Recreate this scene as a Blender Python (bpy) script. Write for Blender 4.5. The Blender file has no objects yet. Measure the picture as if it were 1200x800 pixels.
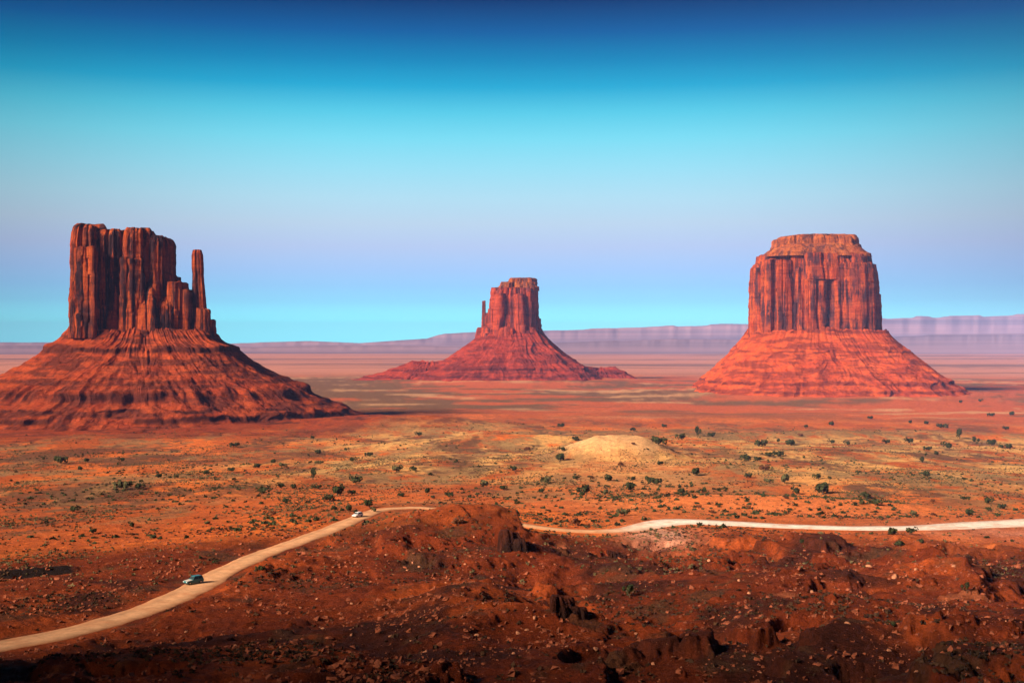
import bpy, bmesh, math, random
import numpy as np
from mathutils import Vector, Matrix

R = math.radians
random.seed(7)
RNG = np.random.default_rng(11)
SC = bpy.context.scene
COL = SC.collection
CAMZ = 140.0            # eye height above the valley floor (m)
F = 1400.0              # focal length in pixels of the 1200 px wide photograph
EXPO = 1.1
HAZE_R, HAZE_TOP, HAZE_D = 27000.0, 560.0, 3.1e-5
HAZE_GLOW = (0.17, 0.19, 0.42)     # what a very long column of that air looks like

# ------------------------------------------------------------------ camera, sky, sun
cam_d = bpy.data.cameras.new('camera')
cam = bpy.data.objects.new('camera', cam_d)
COL.objects.link(cam)
cam.location = (0, 0, CAMZ)
cam.rotation_euler = (R(90), 0, 0)
cam_d.sensor_width = 36.0
cam_d.lens = 36.0 * F / 1200.0
cam_d.clip_start = 0.5
cam_d.clip_end = 200000.0
SC.camera = cam

SUN_EL, SUN_AZ = 27.0, 54.0     # azimuth: degrees to the left of straight behind the camera
to_sun = Vector((-math.sin(R(SUN_AZ)) * math.cos(R(SUN_EL)), -math.cos(R(SUN_AZ)) * math.cos(R(SUN_EL)), math.sin(R(SUN_EL))))
sun_d = bpy.data.lights.new('sun', 'SUN')
sun_d.energy = 5.0
sun_d.angle = R(15.0)
sun_d.color = (1.0, 0.74, 0.52)
sun = bpy.data.objects.new('sun', sun_d)
COL.objects.link(sun)
sun.rotation_euler = to_sun.to_track_quat('Z', 'Y').to_euler()

SC.view_settings.view_transform = 'Standard'
SC.view_settings.look = 'None'
SC.view_settings.gamma = 1.0
SC.view_settings.exposure = EXPO
SC.view_settings.use_curve_mapping = False
SC.cycles.use_denoising = True
SC.cycles.max_bounces = 4
SC.cycles.volume_bounces = 0


def lin(c):
    return tuple(((v / 255.0) / 12.92 if v / 255.0 <= 0.04045 else ((v / 255.0 + 0.055) / 1.055) ** 2.4) for v in c)


def new_world():
    w = bpy.data.worlds.new('World')
    SC.world = w
    w.use_nodes = True
    nt = w.node_tree
    nt.nodes.clear()
    N, L = nt.nodes.new, nt.links.new
    out = N('ShaderNodeOutputWorld')
    bg = N('ShaderNodeBackground')
    bg.inputs['Strength'].default_value = 0.1
    sky = N('ShaderNodeTexSky')
    sky.sky_type = 'NISHITA'
    sky.sun_disc = False
    sky.sun_elevation = R(SUN_EL)
    sky.sun_rotation = math.atan2(to_sun.x, to_sun.y)
    tc = N('ShaderNodeTexCoord')
    sep = N('ShaderNodeSeparateXYZ')
    L(tc.outputs['Generated'], sep.inputs[0])
    el = N('ShaderNodeMath'); el.operation = 'ARCSINE'
    L(sep.outputs['Z'], el.inputs[0])
    mr = N('ShaderNodeMapRange')
    mr.inputs['From Min'].default_value = R(-2)
    mr.inputs['From Max'].default_value = R(30)
    L(el.outputs[0], mr.inputs['Value'])
    ramp = N('ShaderNodeValToRGB')
    stops = [(-2, (120, 205, 240)), (0.2, (140, 230, 253)), (1.0, (140, 230, 253)), (1.9, (144, 216, 253)), (2.6, (150, 206, 252)), (3.4, (164, 202, 250)),
             (4.5, (182, 203, 242)), (5.6, (188, 213, 238)), (6.8, (178, 222, 243)), (8.2, (154, 224, 246)),
             (9.6, (124, 221, 245)), (10.8, (90, 205, 235)), (12.0, (40, 172, 216)), (13.2, (0, 138, 192)), (14.5, (0, 98, 165)),
             (16.0, (0, 58, 116)), (19, (0, 42, 98)), (30, (6, 40, 88))]
    cr = ramp.color_ramp
    while len(cr.elements) < len(stops):
        cr.elements.new(0.5)
    k = 1.0 / (2 ** EXPO)
    glow = np.array(HAZE_GLOW)
    for e, (deg, c) in zip(cr.elements, stops):
        e.position = (deg + 2) / 32.0
        # the air in front of the low sky takes some of its light away and adds its own
        path = min(HAZE_R, (HAZE_TOP - CAMZ) / max(math.sin(R(deg)), 1e-3))
        tr = math.exp(-HAZE_D * path)
        v = np.maximum((np.array(lin(c)) - glow * (1 - tr)) / tr, 0.0)
        e.color = (v[0] * k, v[1] * k, v[2] * k, 1)
    L(mr.outputs[0], ramp.inputs[0])
    # sky brightest straight ahead; a vignette-like darkening is painted in to both sides
    at = N('ShaderNodeMath'); at.operation = 'ARCTAN2'
    L(sep.outputs['X'], at.inputs[0]); L(sep.outputs['Y'], at.inputs[1])
    ab = N('ShaderNodeMath'); ab.operation = 'ABSOLUTE'
    L(at.outputs[0], ab.inputs[0])
    fo = N('ShaderNodeMapRange')
    fo.interpolation_type = 'SMOOTHSTEP'
    fo.inputs['From Min'].default_value = R(6)
    fo.inputs['From Max'].default_value = R(44)
    fo.inputs['To Min'].default_value = 10.0
    fo.inputs['To Max'].default_value = 2.8
    L(ab.outputs[0], fo.inputs['Value'])
    mul = N('ShaderNodeVectorMath'); mul.operation = 'SCALE'
    L(ramp.outputs['Color'], mul.inputs[0]); L(fo.outputs[0], mul.inputs['Scale'])
    mix = N('ShaderNodeMixRGB')
    mix.inputs['Fac'].default_value = 0.992
    L(sky.outputs[0], mix.inputs['Color1'])
    L(mul.outputs[0], mix.inputs['Color2'])
    L(mix.outputs[0], bg.inputs['Color'])
    L(bg.outputs[0], out.inputs['Surface'])


new_world()


# ------------------------------------------------------------------ noise in numpy
def _h(ix, iy, iz, seed):
    h = (ix.astype(np.int64) * 374761393 + iy.astype(np.int64) * 668265263 + iz.astype(np.int64) * 2147483647 + seed * 974634777) & 0xFFFFFFFF
    h = ((h ^ (h >> 13)) * 1274126177) & 0xFFFFFFFF
    h = ((h ^ (h >> 16)) * 2246822519) & 0xFFFFFFFF
    return h ^ (h >> 15)


def noise2(x, y, seed=0):
    x = np.asarray(x, float); y = np.asarray(y, float)
    x0 = np.floor(x); y0 = np.floor(y)
    fx = x - x0; fy = y - y0
    sx = fx * fx * fx * (fx * (fx * 6 - 15) + 10); sy = fy * fy * fy * (fy * (fy * 6 - 15) + 10)
    z = np.zeros_like(x0)

    def g(ox, oy):
        a = (_h(x0 + ox, y0 + oy, z, seed) & 1023) * (2 * math.pi / 1024)
        return np.cos(a) * (fx - ox) + np.sin(a) * (fy - oy)
    a = g(0, 0) * (1 - sx) + g(1, 0) * sx
    b = g(0, 1) * (1 - sx) + g(1, 1) * sx
    return (a * (1 - sy) + b * sy) * 1.5


def noise3(x, y, zz, seed=0):
    x, y, zz = np.broadcast_arrays(np.asarray(x, float), np.asarray(y, float), np.asarray(zz, float))
    x0 = np.floor(x); y0 = np.floor(y); z0 = np.floor(zz)
    fx = x - x0; fy = y - y0; fz = zz - z0
    s = lambda t: t * t * (3 - 2 * t)
    sx, sy, sz = s(fx), s(fy), s(fz)

    def v(a, b, c):
        return (_h(x0 + a, y0 + b, z0 + c, seed) & 0xFFFF) / 32767.5 - 1
    r = 0
    for c in (0, 1):
        p = (v(0, 0, c) * (1 - sx) + v(1, 0, c) * sx) * (1 - sy) + (v(0, 1, c) * (1 - sx) + v(1, 1, c) * sx) * sy
        r = r + p * (sz if c else 1 - sz)
    return r


def fbm2(x, y, wl, octs=4, seed=0, gain=0.5, ridged=False):
    r = 0; a = 1.0; t = 0
    f = 1.0 / wl
    for i in range(octs):
        n = noise2(x * f + 17.3 * i, y * f - 9.1 * i, seed + i)
        if ridged:
            n = 1 - 2 * np.abs(n)
        r = r + a * n; t += a
        a *= gain; f *= 2.03
    return r / t


def fbm3(x, y, z, wl, octs=3, seed=0, gain=0.5):
    r = 0; a = 1.0; t = 0
    f = 1.0 / wl
    for i in range(octs):
        r = r + a * noise3(x * f, y * f, z * f, seed + i); t += a
        a *= gain; f *= 2.1
    return r / t


def sstep(a, b, x):
    t = np.clip((x - a) / (b - a), 0, 1)
    return t * t * (3 - 2 * t)


def hash1(i, seed):
    i = np.asarray(i)
    z = np.zeros_like(i)
    return (_h(i, z, z, seed) & 0xFFFF) / 65535.0


# ------------------------------------------------------------------ object helpers
def mesh_np(name, verts, faces, mats, parent=None, loc=None, smooth=False, cols=None, matidx=None):
    """faces: one (n,4) or (n,3) integer array, or a list of such arrays"""
    me = bpy.data.meshes.new(name)
    verts = np.asarray(verts, np.float32)
    fl = faces if isinstance(faces, list) else [faces]
    me.vertices.add(len(verts)); me.vertices.foreach_set('co', verts.ravel())
    li = np.concatenate([np.asarray(f, np.int32).ravel() for f in fl])
    cnt = np.concatenate([np.full(len(f), f.shape[1], np.int32) for f in fl])
    me.loops.add(len(li)); me.loops.foreach_set('vertex_index', li)
    me.polygons.add(len(cnt))
    me.polygons.foreach_set('loop_start', np.concatenate([[0], np.cumsum(cnt)[:-1]]).astype(np.int32))
    me.polygons.foreach_set('loop_total', cnt)
    if matidx is not None:
        me.polygons.foreach_set('material_index', np.asarray(matidx, np.int32))
    if cols is not None:
        ca = me.color_attributes.new('soil', 'FLOAT_COLOR', 'POINT')
        c4 = np.ones((len(verts), 4), np.float32); c4[:, :3] = cols
        ca.data.foreach_set('color', c4.ravel())
    me.update(calc_edges=True)
    me.polygons.foreach_set('use_smooth', np.full(len(cnt), smooth, bool))
    for m in (mats if isinstance(mats, (list, tuple)) else [mats]):
        me.materials.append(m)
    o = bpy.data.objects.new(name, me)
    COL.objects.link(o)
    if parent: o.parent = parent
    if loc is not None: o.location = loc
    return o


def mesh_bm(name, bm, mats, parent=None, loc=None, smooth=False):
    me = bpy.data.meshes.new(name)
    bm.normal_update(); bm.to_mesh(me); bm.free()
    for p in me.polygons: p.use_smooth = smooth
    for m in (mats if isinstance(mats, (list, tuple)) else [mats]):
        me.materials.append(m)
    o = bpy.data.objects.new(name, me)
    COL.objects.link(o)
    if parent: o.parent = parent
    if loc is not None: o.location = loc
    return o


def tag(o, label=None, cat=None, group=None, kind=None):
    if label: o['label'] = label
    if cat: o['category'] = cat
    if group: o['group'] = group
    if kind: o['kind'] = kind
    return o


def empty(name, loc):
    o = bpy.data.objects.new(name, None)
    o.empty_display_size = 1.0
    COL.objects.link(o); o.location = loc
    return o


def grid_faces(n, m, wrap=True):
    """quads of an (n rows, m columns) vertex grid, columns wrapping"""
    i = np.arange(n - 1)[:, None]; j = np.arange(m if wrap else m - 1)[None, :]
    j2 = (j + 1) % m
    a = i * m + j; b = i * m + j2; c = (i + 1) * m + j2; d = (i + 1) * m + j
    return np.stack([a, b, c, d], -1).reshape(-1, 4)


# ------------------------------------------------------------------ materials
def mat_new(name):
    m = bpy.data.materials.new(name); m.use_nodes = True
    nt = m.node_tree
    b = nt.nodes['Principled BSDF']
    b.inputs['Roughness'].default_value = 0.95
    b.inputs['Specular IOR Level'].default_value = 0.1
    return m, nt, b


def nz(nt, vec, scale, detail=4, rough=0.55):
    n = nt.nodes.new('ShaderNodeTexNoise')
    n.inputs['Scale'].default_value = scale; n.inputs['Detail'].default_value = detail; n.inputs['Roughness'].default_value = rough
    nt.links.new(vec, n.inputs['Vector'])
    return n.outputs['Fac']


def rmp(nt, val, stops):
    r = nt.nodes.new('ShaderNodeValToRGB')
    cr = r.color_ramp
    while len(cr.elements) < len(stops): cr.elements.new(0.5)
    for e, (p, c) in zip(cr.elements, stops):
        e.position = p
        e.color = (*(c if isinstance(c, tuple) else (c, c, c)), 1)
    nt.links.new(val, r.inputs[0])
    return r.outputs['Color']


def mixc(nt, fac, a, b, mode='MIX'):
    m = nt.nodes.new('ShaderNodeMixRGB'); m.blend_type = mode
    for s, v in ((m.inputs['Fac'], fac), (m.inputs['Color1'], a), (m.inputs['Color2'], b)):
        if isinstance(v, (int, float)): s.default_value = v
        elif isinstance(v, tuple): s.default_value = (*v, 1)
        else: nt.links.new(v, s)
    return m.outputs[0]


def bump(nt, b, h, strength, dist):
    n = nt.nodes.new('ShaderNodeBump')
    n.inputs['Strength'].default_value = strength; n.inputs['Distance'].default_value = dist
    nt.links.new(h, n.inputs['Height']); nt.links.new(n.outputs[0], b.inputs['Normal'])


def coords(nt, scale=(1, 1, 1)):
    tc = nt.nodes.new('ShaderNodeTexCoord')
    mp = nt.nodes.new('ShaderNodeMapping')
    mp.inputs['Scale'].default_value = scale
    nt.links.new(tc.outputs['Object'], mp.inputs['Vector'])
    return mp.outputs[0]


def cliff_material(name, base, light, varnish, amount=0.5):
    m, nt, b = mat_new(name)
    v1 = coords(nt, (1, 1, 1)); vs = coords(nt, (1, 1, 0.10)); vb = coords(nt, (0.12, 0.12, 1))
    c = rmp(nt, nz(nt, v1, 0.030, 5, 0.6), [(0.34, base), (0.66, light)])
    c = mixc(nt, rmp(nt, nz(nt, vb, 0.11, 4, 0.6), [(0.46, 0.0), (0.66, 0.55)]), c, tuple(0.6 * x for x in base))
    streak = rmp(nt, nz(nt, vs, 0.075, 5, 0.66), [(0.44, 0.0), (0.54, 1.0)])
    patch = rmp(nt, nz(nt, v1, 0.016, 3), [(0.52 - amount * 0.22, 0.12), (0.62 - amount * 0.1, 1.0)])
    vf = mixc(nt, 1.0, streak, patch, 'MULTIPLY')
    c = mixc(nt, vf, c, varnish)
    c = mixc(nt, 0.55, c, rmp(nt, nz(nt, v1, 0.22, 4, 0.7), [(0.3, 0.45), (0.7, 1.35)]), 'MULTIPLY')
    vc = coords(nt, (1, 1, 0.055))
    c = mixc(nt, 0.85, c, rmp(nt, nz(nt, vc, 0.26, 3, 0.6), [(0.38, 0.40), (0.45, 1.0)]), 'MULTIPLY')      # joints
    vj = coords(nt, (0.10, 0.10, 1))
    c = mixc(nt, 0.55, c, rmp(nt, nz(nt, vj, 0.20, 3, 0.6), [(0.36, 0.45), (0.44, 1.0)]), 'MULTIPLY')      # bedding cracks
    nt.links.new(c, b.inputs['Base Color'])
    bump(nt, b, nz(nt, v1, 0.45, 6, 0.75), 0.9, 3.0)
    return m


def talus_material(name, base, light, dark):
    m, nt, b = mat_new(name)
    v1 = coords(nt); vb = coords(nt, (0.15, 0.15, 1))
    c = rmp(nt, nz(nt, v1, 0.022, 6, 0.62), [(0.36, base), (0.64, light)])
    at = nt.nodes.new('ShaderNodeAttribute'); at.attribute_name = 'soil'
    c = mixc(nt, at.outputs['Fac'], c, tuple(0.6 * q for q in dark))
    c = mixc(nt, rmp(nt, nz(nt, v1, 0.06, 6, 0.75), [(0.50, 0.0), (0.64, 0.65)]), c, dark)
    c = mixc(nt, rmp(nt, nz(nt, vb, 0.09, 4, 0.6), [(0.47, 0.0), (0.58, 0.85)]), c, dark)
    c = mixc(nt, 0.6, c, rmp(nt, nz(nt, v1, 0.25, 4, 0.75), [(0.3, 0.45), (0.7, 1.4)]), 'MULTIPLY')
    nt.links.new(c, b.inputs['Base Color'])
    bump(nt, b, nz(nt, v1, 0.2, 6, 0.7), 0.7, 3.0)
    return m


def plain(name, col, rough=0.9, spec=0.1, metal=0.0, var=0.0, scale=3.0):
    m, nt, b = mat_new(name)
    b.inputs['Roughness'].default_value = rough; b.inputs['Specular IOR Level'].default_value = spec; b.inputs['Metallic'].default_value = metal
    if var:
        c = mixc(nt, 1.0, col, rmp(nt, nz(nt, coords(nt), scale, 4, 0.65), [(0.3, 1 - var), (0.7, 1 + var)]), 'MULTIPLY')
        nt.links.new(c, b.inputs['Base Color'])
    else:
        b.inputs['Base Color'].default_value = (*col, 1)
    return m


M_CLIFF_W = cliff_material('sandstone_cliff_varnished', (0.33, 0.052, 0.014), (0.46, 0.100, 0.026), (0.034, 0.014, 0.019), 1.2)
M_CLIFF_E = cliff_material('sandstone_cliff_red', (0.38, 0.050, 0.018), (0.48, 0.078, 0.026), (0.14, 0.036, 0.040), 0.6)
M_CLIFF_M = cliff_material('sandstone_cliff_orange', (0.40, 0.056, 0.014), (0.54, 0.110, 0.026), (0.075, 0.026, 0.034), 0.85)
M_CAP = cliff_material('caprock', (0.36, 0.078, 0.020), (0.50, 0.150, 0.040), (0.12, 0.04, 0.03), 0.35)
M_TALUS_W = talus_material('talus_rust', (0.25, 0.036, 0.011), (0.36, 0.066, 0.018), (0.085, 0.019, 0.011))
M_TALUS_E = talus_material('talus_red', (0.27, 0.032, 0.015), (0.34, 0.046, 0.020), (0.13, 0.019, 0.013))
M_TALUS_M = talus_material('talus_orange', (0.43, 0.060, 0.014), (0.54, 0.098, 0.020), (0.18, 0.030, 0.011))


def ground_material():
    m, nt, b = mat_new('desert_soil')
    at = nt.nodes.new('ShaderNodeAttribute'); at.attribute_name = 'soil'
    v = coords(nt)
    c = at.outputs['Color']
    c = mixc(nt, 0.75, c, rmp(nt, nz(nt, v, 0.22, 6, 0.7), [(0.28, 0.45), (0.5, 0.95), (0.72, 1.5)]), 'MULTIPLY')
    c = mixc(nt, 0.75, c, rmp(nt, nz(nt, v, 1.3, 6, 0.8), [(0.3, 0.4), (0.7, 1.55)]), 'MULTIPLY')
    nt.links.new(c, b.inputs['Base Color'])
    vo = nt.nodes.new('ShaderNodeTexVoronoi'); vo.feature = 'DISTANCE_TO_EDGE'; vo.inputs['Scale'].default_value = 0.55
    nt.links.new(v, vo.inputs['Vector'])
    crk = rmp(nt, vo.outputs['Distance'], [(0.0, 0.55), (0.09, 1.0)])
    c = mixc(nt, rmp(nt, nz(nt, v, 0.06, 3), [(0.45, 0.0), (0.6, 0.8)]), c, mixc(nt, 1.0, c, crk, 'MULTIPLY'))
    nt.links.new(c, b.inputs['Base Color'])
    bump(nt, b, nz(nt, v, 0.8, 6, 0.8), 1.0, 1.2)
    return m


M_GROUND = ground_material()


def road_material():
    m, nt, b = mat_new('pale_dirt_road')
    v = coords(nt)
    at = nt.nodes.new('ShaderNodeAttribute'); at.attribute_name = 'soil'
    c = mixc(nt, 0.85, at.outputs['Color'], rmp(nt, nz(nt, v, 0.28, 6, 0.72), [(0.3, 0.62), (0.7, 1.3)]), 'MULTIPLY')
    c = mixc(nt, rmp(nt, nz(nt, v, 0.12, 5, 0.7), [(0.52, 0.0), (0.70, 0.55)]), c, (0.50, 0.19, 0.08))
    nt.links.new(c, b.inputs['Base Color'])
    bump(nt, b, nz(nt, v, 1.5, 4), 0.4, 0.15)
    return m


M_ROAD = road_material()

# ------------------------------------------------------------------ terrain
# the road's centre line: (photo column, photo row, metres below the eye, width in metres)
RD = [(-160, 782, 62.0, 9.5), (-70, 769, 62.5, 9.5), (0, 756, 63.0, 9.5), (60, 745, 63.2, 9.5), (110, 733, 63.5, 9), (165, 716, 64.0, 9), (205, 700, 64.4, 9), (232, 686, 65.0, 9.5),
      (262, 670, 65.5, 9.0), (300, 652, 66.0, 8.5), (350, 634, 66.5, 8.5), (400, 615, 67.0, 8.5), (428, 603, 67.3, 8), (446, 597, 67.5, 7),
      (470, 595, 67.6, 6), (500, 595, 67.8, 6), (545, 602, 68.8, 6), (590, 611, 69.5, 6), (630, 617, 70.0, 6.5), (665, 621, 70.2, 7), (700, 622, 70.2, 8),
      (735, 620, 70.0, 10), (762, 615, 69.6, 14), (785, 611.5, 69.2, 15), (815, 611, 69.0, 12), (860, 613, 69.0, 11), (920, 616, 69.0, 10), (1000, 618.5, 69.0, 9.5),
      (1080, 618, 69.0, 11), (1140, 615, 69.0, 15), (1200, 612, 69.0, 16), (1300, 606, 69.0, 16), (1450, 598, 69.0, 14), (1700, 590, 69.0, 12)]


def road_line():
    P = np.array([((x - 600) / (y - 400) * d, F * d / (y - 400), CAMZ - d, w) for x, y, d, w in RD])
    # Catmull-Rom through the points
    out = []
    for i in range(len(P) - 1):
        p0, p1, p2, p3 = P[max(i - 1, 0)], P[i], P[i + 1], P[min(i + 2, len(P) - 1)]
        n = max(4, int(np.linalg.norm(p2[:2] - p1[:2]) / 1.5))
        t = (np.arange(n) / n)[:, None]
        out.append(0.5 * ((2 * p1) + (-p0 + p2) * t + (2 * p0 - 5 * p1 + 4 * p2 - p3) * t ** 2 + (-p0 + 3 * p1 - 3 * p2 + p3) * t ** 3))
    return np.concatenate(out + [P[-1:]])


ROAD = road_line()

SHADE_SPUR_Y, SHADE_SPUR_H = 84.0, 98.0
PR = np.array([0, 6, 20, 60, 110, 150, 200, 260, 330, 420, 500, 600, 800, 1000, 1300, 1900, 2500, 6000, 80000.])
PZ = -np.array([1.7, 2.0, 9, 31, 45, 50.5, 54.5, 59.5, 65.0, 70.0, 73.5, 79.5, 89.5, 98, 111, 133, 138, 140, 140.])


_o = np.argsort(np.arctan2(ROAD[:, 0], ROAD[:, 1]))
_RA = np.arctan2(ROAD[:, 0], ROAD[:, 1])[_o]; _RR = np.hypot(ROAD[:, 0], ROAD[:, 1])[_o]


def gb(x, y, px, Y, rx, ry, h, p=1.0):
    X = (px - 600) / F * Y
    d = ((x - X) / rx) ** 2 + ((y - Y) / ry) ** 2
    return h * np.exp(-d ** p)


BUTTES = [((168 - 600) / F * 1950, 1950.0, 390.0, 7.0, 0), ((954 - 600) / F * 3150, 3150.0, 390.0, 12.0, 1), ((600 - 600) / F * 4200, 4200.0, 400.0, 12.0, 2)]
DOME = ((722 - 600) / F * 1000, 1000.0)


def road_dist(x, y):
    """distance to the road, its height and its width at the nearest point"""
    dist = np.full(x.shape, 1e9); hz = np.zeros(x.shape); wd = np.full(x.shape, 8.0)
    near = (x > ROAD[:, 0].min() - 90) & (x < ROAD[:, 0].max() + 90) & (y > ROAD[:, 1].min() - 90) & (y < ROAD[:, 1].max() + 90)
    idx = np.flatnonzero(near.ravel())
    xs, ys = x.ravel()[idx], y.ravel()[idx]
    d = np.empty(len(idx)); k = np.empty(len(idx), int)
    pts = ROAD[::2]
    for s in range(0, len(idx), 20000):
        e = s + 20000
        dd = (xs[s:e, None] - pts[None, :, 0]) ** 2 + (ys[s:e, None] - pts[None, :, 1]) ** 2
        kk = dd.argmin(1); k[s:e] = kk; d[s:e] = np.sqrt(dd[np.arange(len(kk)), kk])
    dist.ravel()[idx] = d; hz.ravel()[idx] = pts[k, 2]; wd.ravel()[idx] = pts[k, 3]
    return dist, hz, wd


def terrain(x, y):
    r = np.hypot(x, y)
    z = np.interp(r, PR, PZ)
    d, hz, wd = road_dist(x, y)
    mb = (1 - sstep(8, 75, d)) * 0.9
    z = z * (1 - mb) + (hz - CAMZ - 0.3) * mb
    # behind the viewpoint: the mesa the photograph was taken from
    back = sstep(40, -60, y - 0.10 * np.abs(x)) * sstep(8, 90, r)
    z = z * (1 - back) + back * (-2.0 + 5 * fbm2(x, y, 160, 3, 90))
    # an added, unseen spur left of the viewpoint, built to shade the near slope
    ins = np.minimum(SHADE_SPUR_Y - y + 0.10 * (x + 280), -128 - x) + 16 * fbm2(x, y, 90, 4, 93) + 4 * fbm2(x, y, 22, 3, 94)
    shade_spur = sstep(-9, 9, ins) * 0.7 + sstep(-50, 5, ins) * 0.3
    shade_spur = shade_spur * (1 - sstep(650, 900, r))
    z = z * (1 - shade_spur) + shade_spur * (SHADE_SPUR_H + 5 * fbm2(x, y, 70, 3, 95))
    # broad undulation of the plain
    far = sstep(430, 700, r) * (1 - sstep(2300, 4000, r))
    z = z + far * (6.0 * fbm2(x, y, 330, 4, 3) + 2.2 * fbm2(x, y, 60, 4, 5, 0.55))
    z = z + far * gb(x, y, 590, 1290, 150, 60, 10) + far * gb(x, y, 480, 1780, 170, 130, 17) + gb(x, y, 900, 560, 75, 40, 5)
    z = z + far * gb(x, y, 1000, 1500, 260, 90, 9)
    for bx, by, br, bh, wl in BUTTES:
        db = np.hypot((x - bx), (y - by) * 0.95) * (1 + 0.10 * fbm2(x, y, br * 1.2, 3, 77))
        q = 1 - sstep(0.72 * br, 1.75 * br, db)
        led = bh * q ** 1.6
        q2 = (led + 1.5 * fbm2(x, y, 60, 3, 78)) / 3.2
        f2 = q2 - np.floor(q2)
        z = z + led + (sstep(0.4, 0.6, f2) - f2) * 3.2 * sstep(0.03, 0.2, q) * 0.8 + q * 3.0 * fbm2(x, y, 90, 4, 79, 0.6)
    far2 = sstep(2500, 6000, r)
    z = z + far2 * 8 * fbm2(x, y, 2600, 3, 8)
    # broken foreground slope
    fg = sstep(95, 150, r) * (1 - sstep(395, 470, r)) * sstep(-30, 60, y)
    w1 = x + 14 * fbm2(x, y, 50, 3, 21); w2 = y + 14 * fbm2(x, y, 50, 3, 22)
    rid = fbm2(w1, w2 * 0.85, 85, 5, 31, 0.42, True)
    rough = 0.55 + 0.75 * sstep(-0.2, 0.4, fbm2(x, y, 120, 2, 27)) + 0.5 * sstep(-5, 40, x)
    # ledges: level benches and small cliffs
    st = 3.4
    r_b = np.interp(np.arctan2(x, np.maximum(y, 1.0)), _RA, _RR)
    fg = fg * (1 - 0.7 * sstep(-25, 5, r - r_b))
    z = z + fg * rough * (6.5 * (rid - 0.15) + 2.5 * (fbm2(w1, w2, 33, 5, 36, 0.5, True) - 0.2) + 1.1 * fbm2(x, y, 9, 4, 35, 0.62))
    q = (z + 2.0 * fbm2(x, y, 40, 3, 61)) / st
    fq = q - np.floor(q)
    dz = (sstep(0.36, 0.64, fq) - fq) * st
    z = z + dz * fg * 0.85 * sstep(-0.10, 0.25, fbm2(x, y, 70, 3, 63) + 0.15 * sstep(0, 60, x))
    st = 1.15
    q = (z + 0.9 * fbm2(x, y, 15, 3, 65)) / st
    fq = q - np.floor(q)
    z = z + (sstep(0.38, 0.62, fq) - fq) * st * fg * 0.9 * sstep(-0.12, 0.2, fbm2(x, y, 38, 3, 67))
    # knolls that hide a stretch of the road
    z = z + gb(x, y, 556, 415, 24, 20, 12.0) + gb(x, y, 566, 268, 14, 20, 5.5) + gb(x, y, 610, 236, 22, 16, 3.0)
    z = z - gb(x, y, 690, 330, 30, 34, 7.0) - gb(x, y, 720, 262, 26, 26, 6.0)
    z = z + gb(x, y, 960, 205, 26, 14, 3.0) + gb(x, y, 820, 190, 18, 12, 2.5)
    # a wash cut into the flat on the left
    a = R(28); X0, Y0 = (42 - 600) / F * 338, 338.0
    u = (x - X0) * math.cos(a) + (y - Y0) * math.sin(a); v = -(x - X0) * math.sin(a) + (y - Y0) * math.cos(a)
    z = z + np.exp(-(u / 11.5) ** 4) * np.exp(-((v - 2) / 9.0) ** 4) * (2.4 * sstep(-3.0, 3.5, v) - 0.7)
    # the sand dome
    dd = ((x - DOME[0]) / 50) ** 2 + ((y - DOME[1]) / 46) ** 2
    z = z + 18.0 * np.exp(-dd ** 1.6) * (1 + 0.25 * fbm2(x, y, 30, 3, 70))
    # fine relief
    z = z + (0.6 * fbm2(x, y, 14, 3, 41) + 0.34 * (fbm2(x, y, 3.6, 4, 43, 0.6, True) - .2)) * sstep(60, 140, r) * (1 - sstep(800, 1600, r))
    # the near slope stays below the sight line to the road, except at the knolls
    pxx = 600 + F * x / np.maximum(y, 1.0)
    rr = np.hypot(ROAD[:, 0], ROAD[:, 1]); ra = np.arctan2(ROAD[:, 0], ROAD[:, 1])
    od = np.argsort(ra)
    ang = np.arctan2(x, np.maximum(y, 1.0))
    r_rd = np.interp(ang, ra[od], rr[od]); z_rd = np.interp(ang, ra[od], ROAD[od, 2]) - CAMZ
    lim = (z_rd - 0.9) / (r_rd - 6) * r - 0.35
    free = np.clip(sstep(468, 525, pxx) * (1 - sstep(592, 618, pxx)), 0, 1)
    act = (y > 30) & (r < r_rd - 3) & (r > 60)
    z = np.where(act, np.minimum(z, lim + free * 14) , z)
    z = z + CAMZ
    # road bench
    m = 1 - sstep(0.62, 1.0, d / (wd * 0.5 + 7.0))
    z = z * (1 - m) + (hz - 0.12) * m
    return z, d, wd


def polar_axes():
    a1 = np.arange(-28.0, 28.0001, 0.062)
    a2 = np.arange(28.5, 60, 0.5); a3 = np.concatenate([np.arange(61, 120, 1.0), np.arange(122, 179, 3.0)])
    pos = np.concatenate([a2, a3])
    az = np.concatenate([-pos[::-1], a1, pos, [180.0]])
    r = np.concatenate([np.geomspace(2.5, 130, 60)[:-1], np.geomspace(130, 460, 520)[:-1], np.geomspace(460, 700, 120)[:-1], np.geomspace(700, 2600, 200)[:-1], np.geomspace(2600, 26500, 110)])
    return np.radians(az), r


AZ, RR = polar_axes()
GX = RR[:, None] * np.sin(AZ)[None, :]
GY = RR[:, None] * np.cos(AZ)[None, :]
GZ, GD, GW = terrain(GX, GY)


def mixn(c, col, m):
    return c * (1 - m[..., None]) + np.array(col) * m[..., None]


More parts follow.
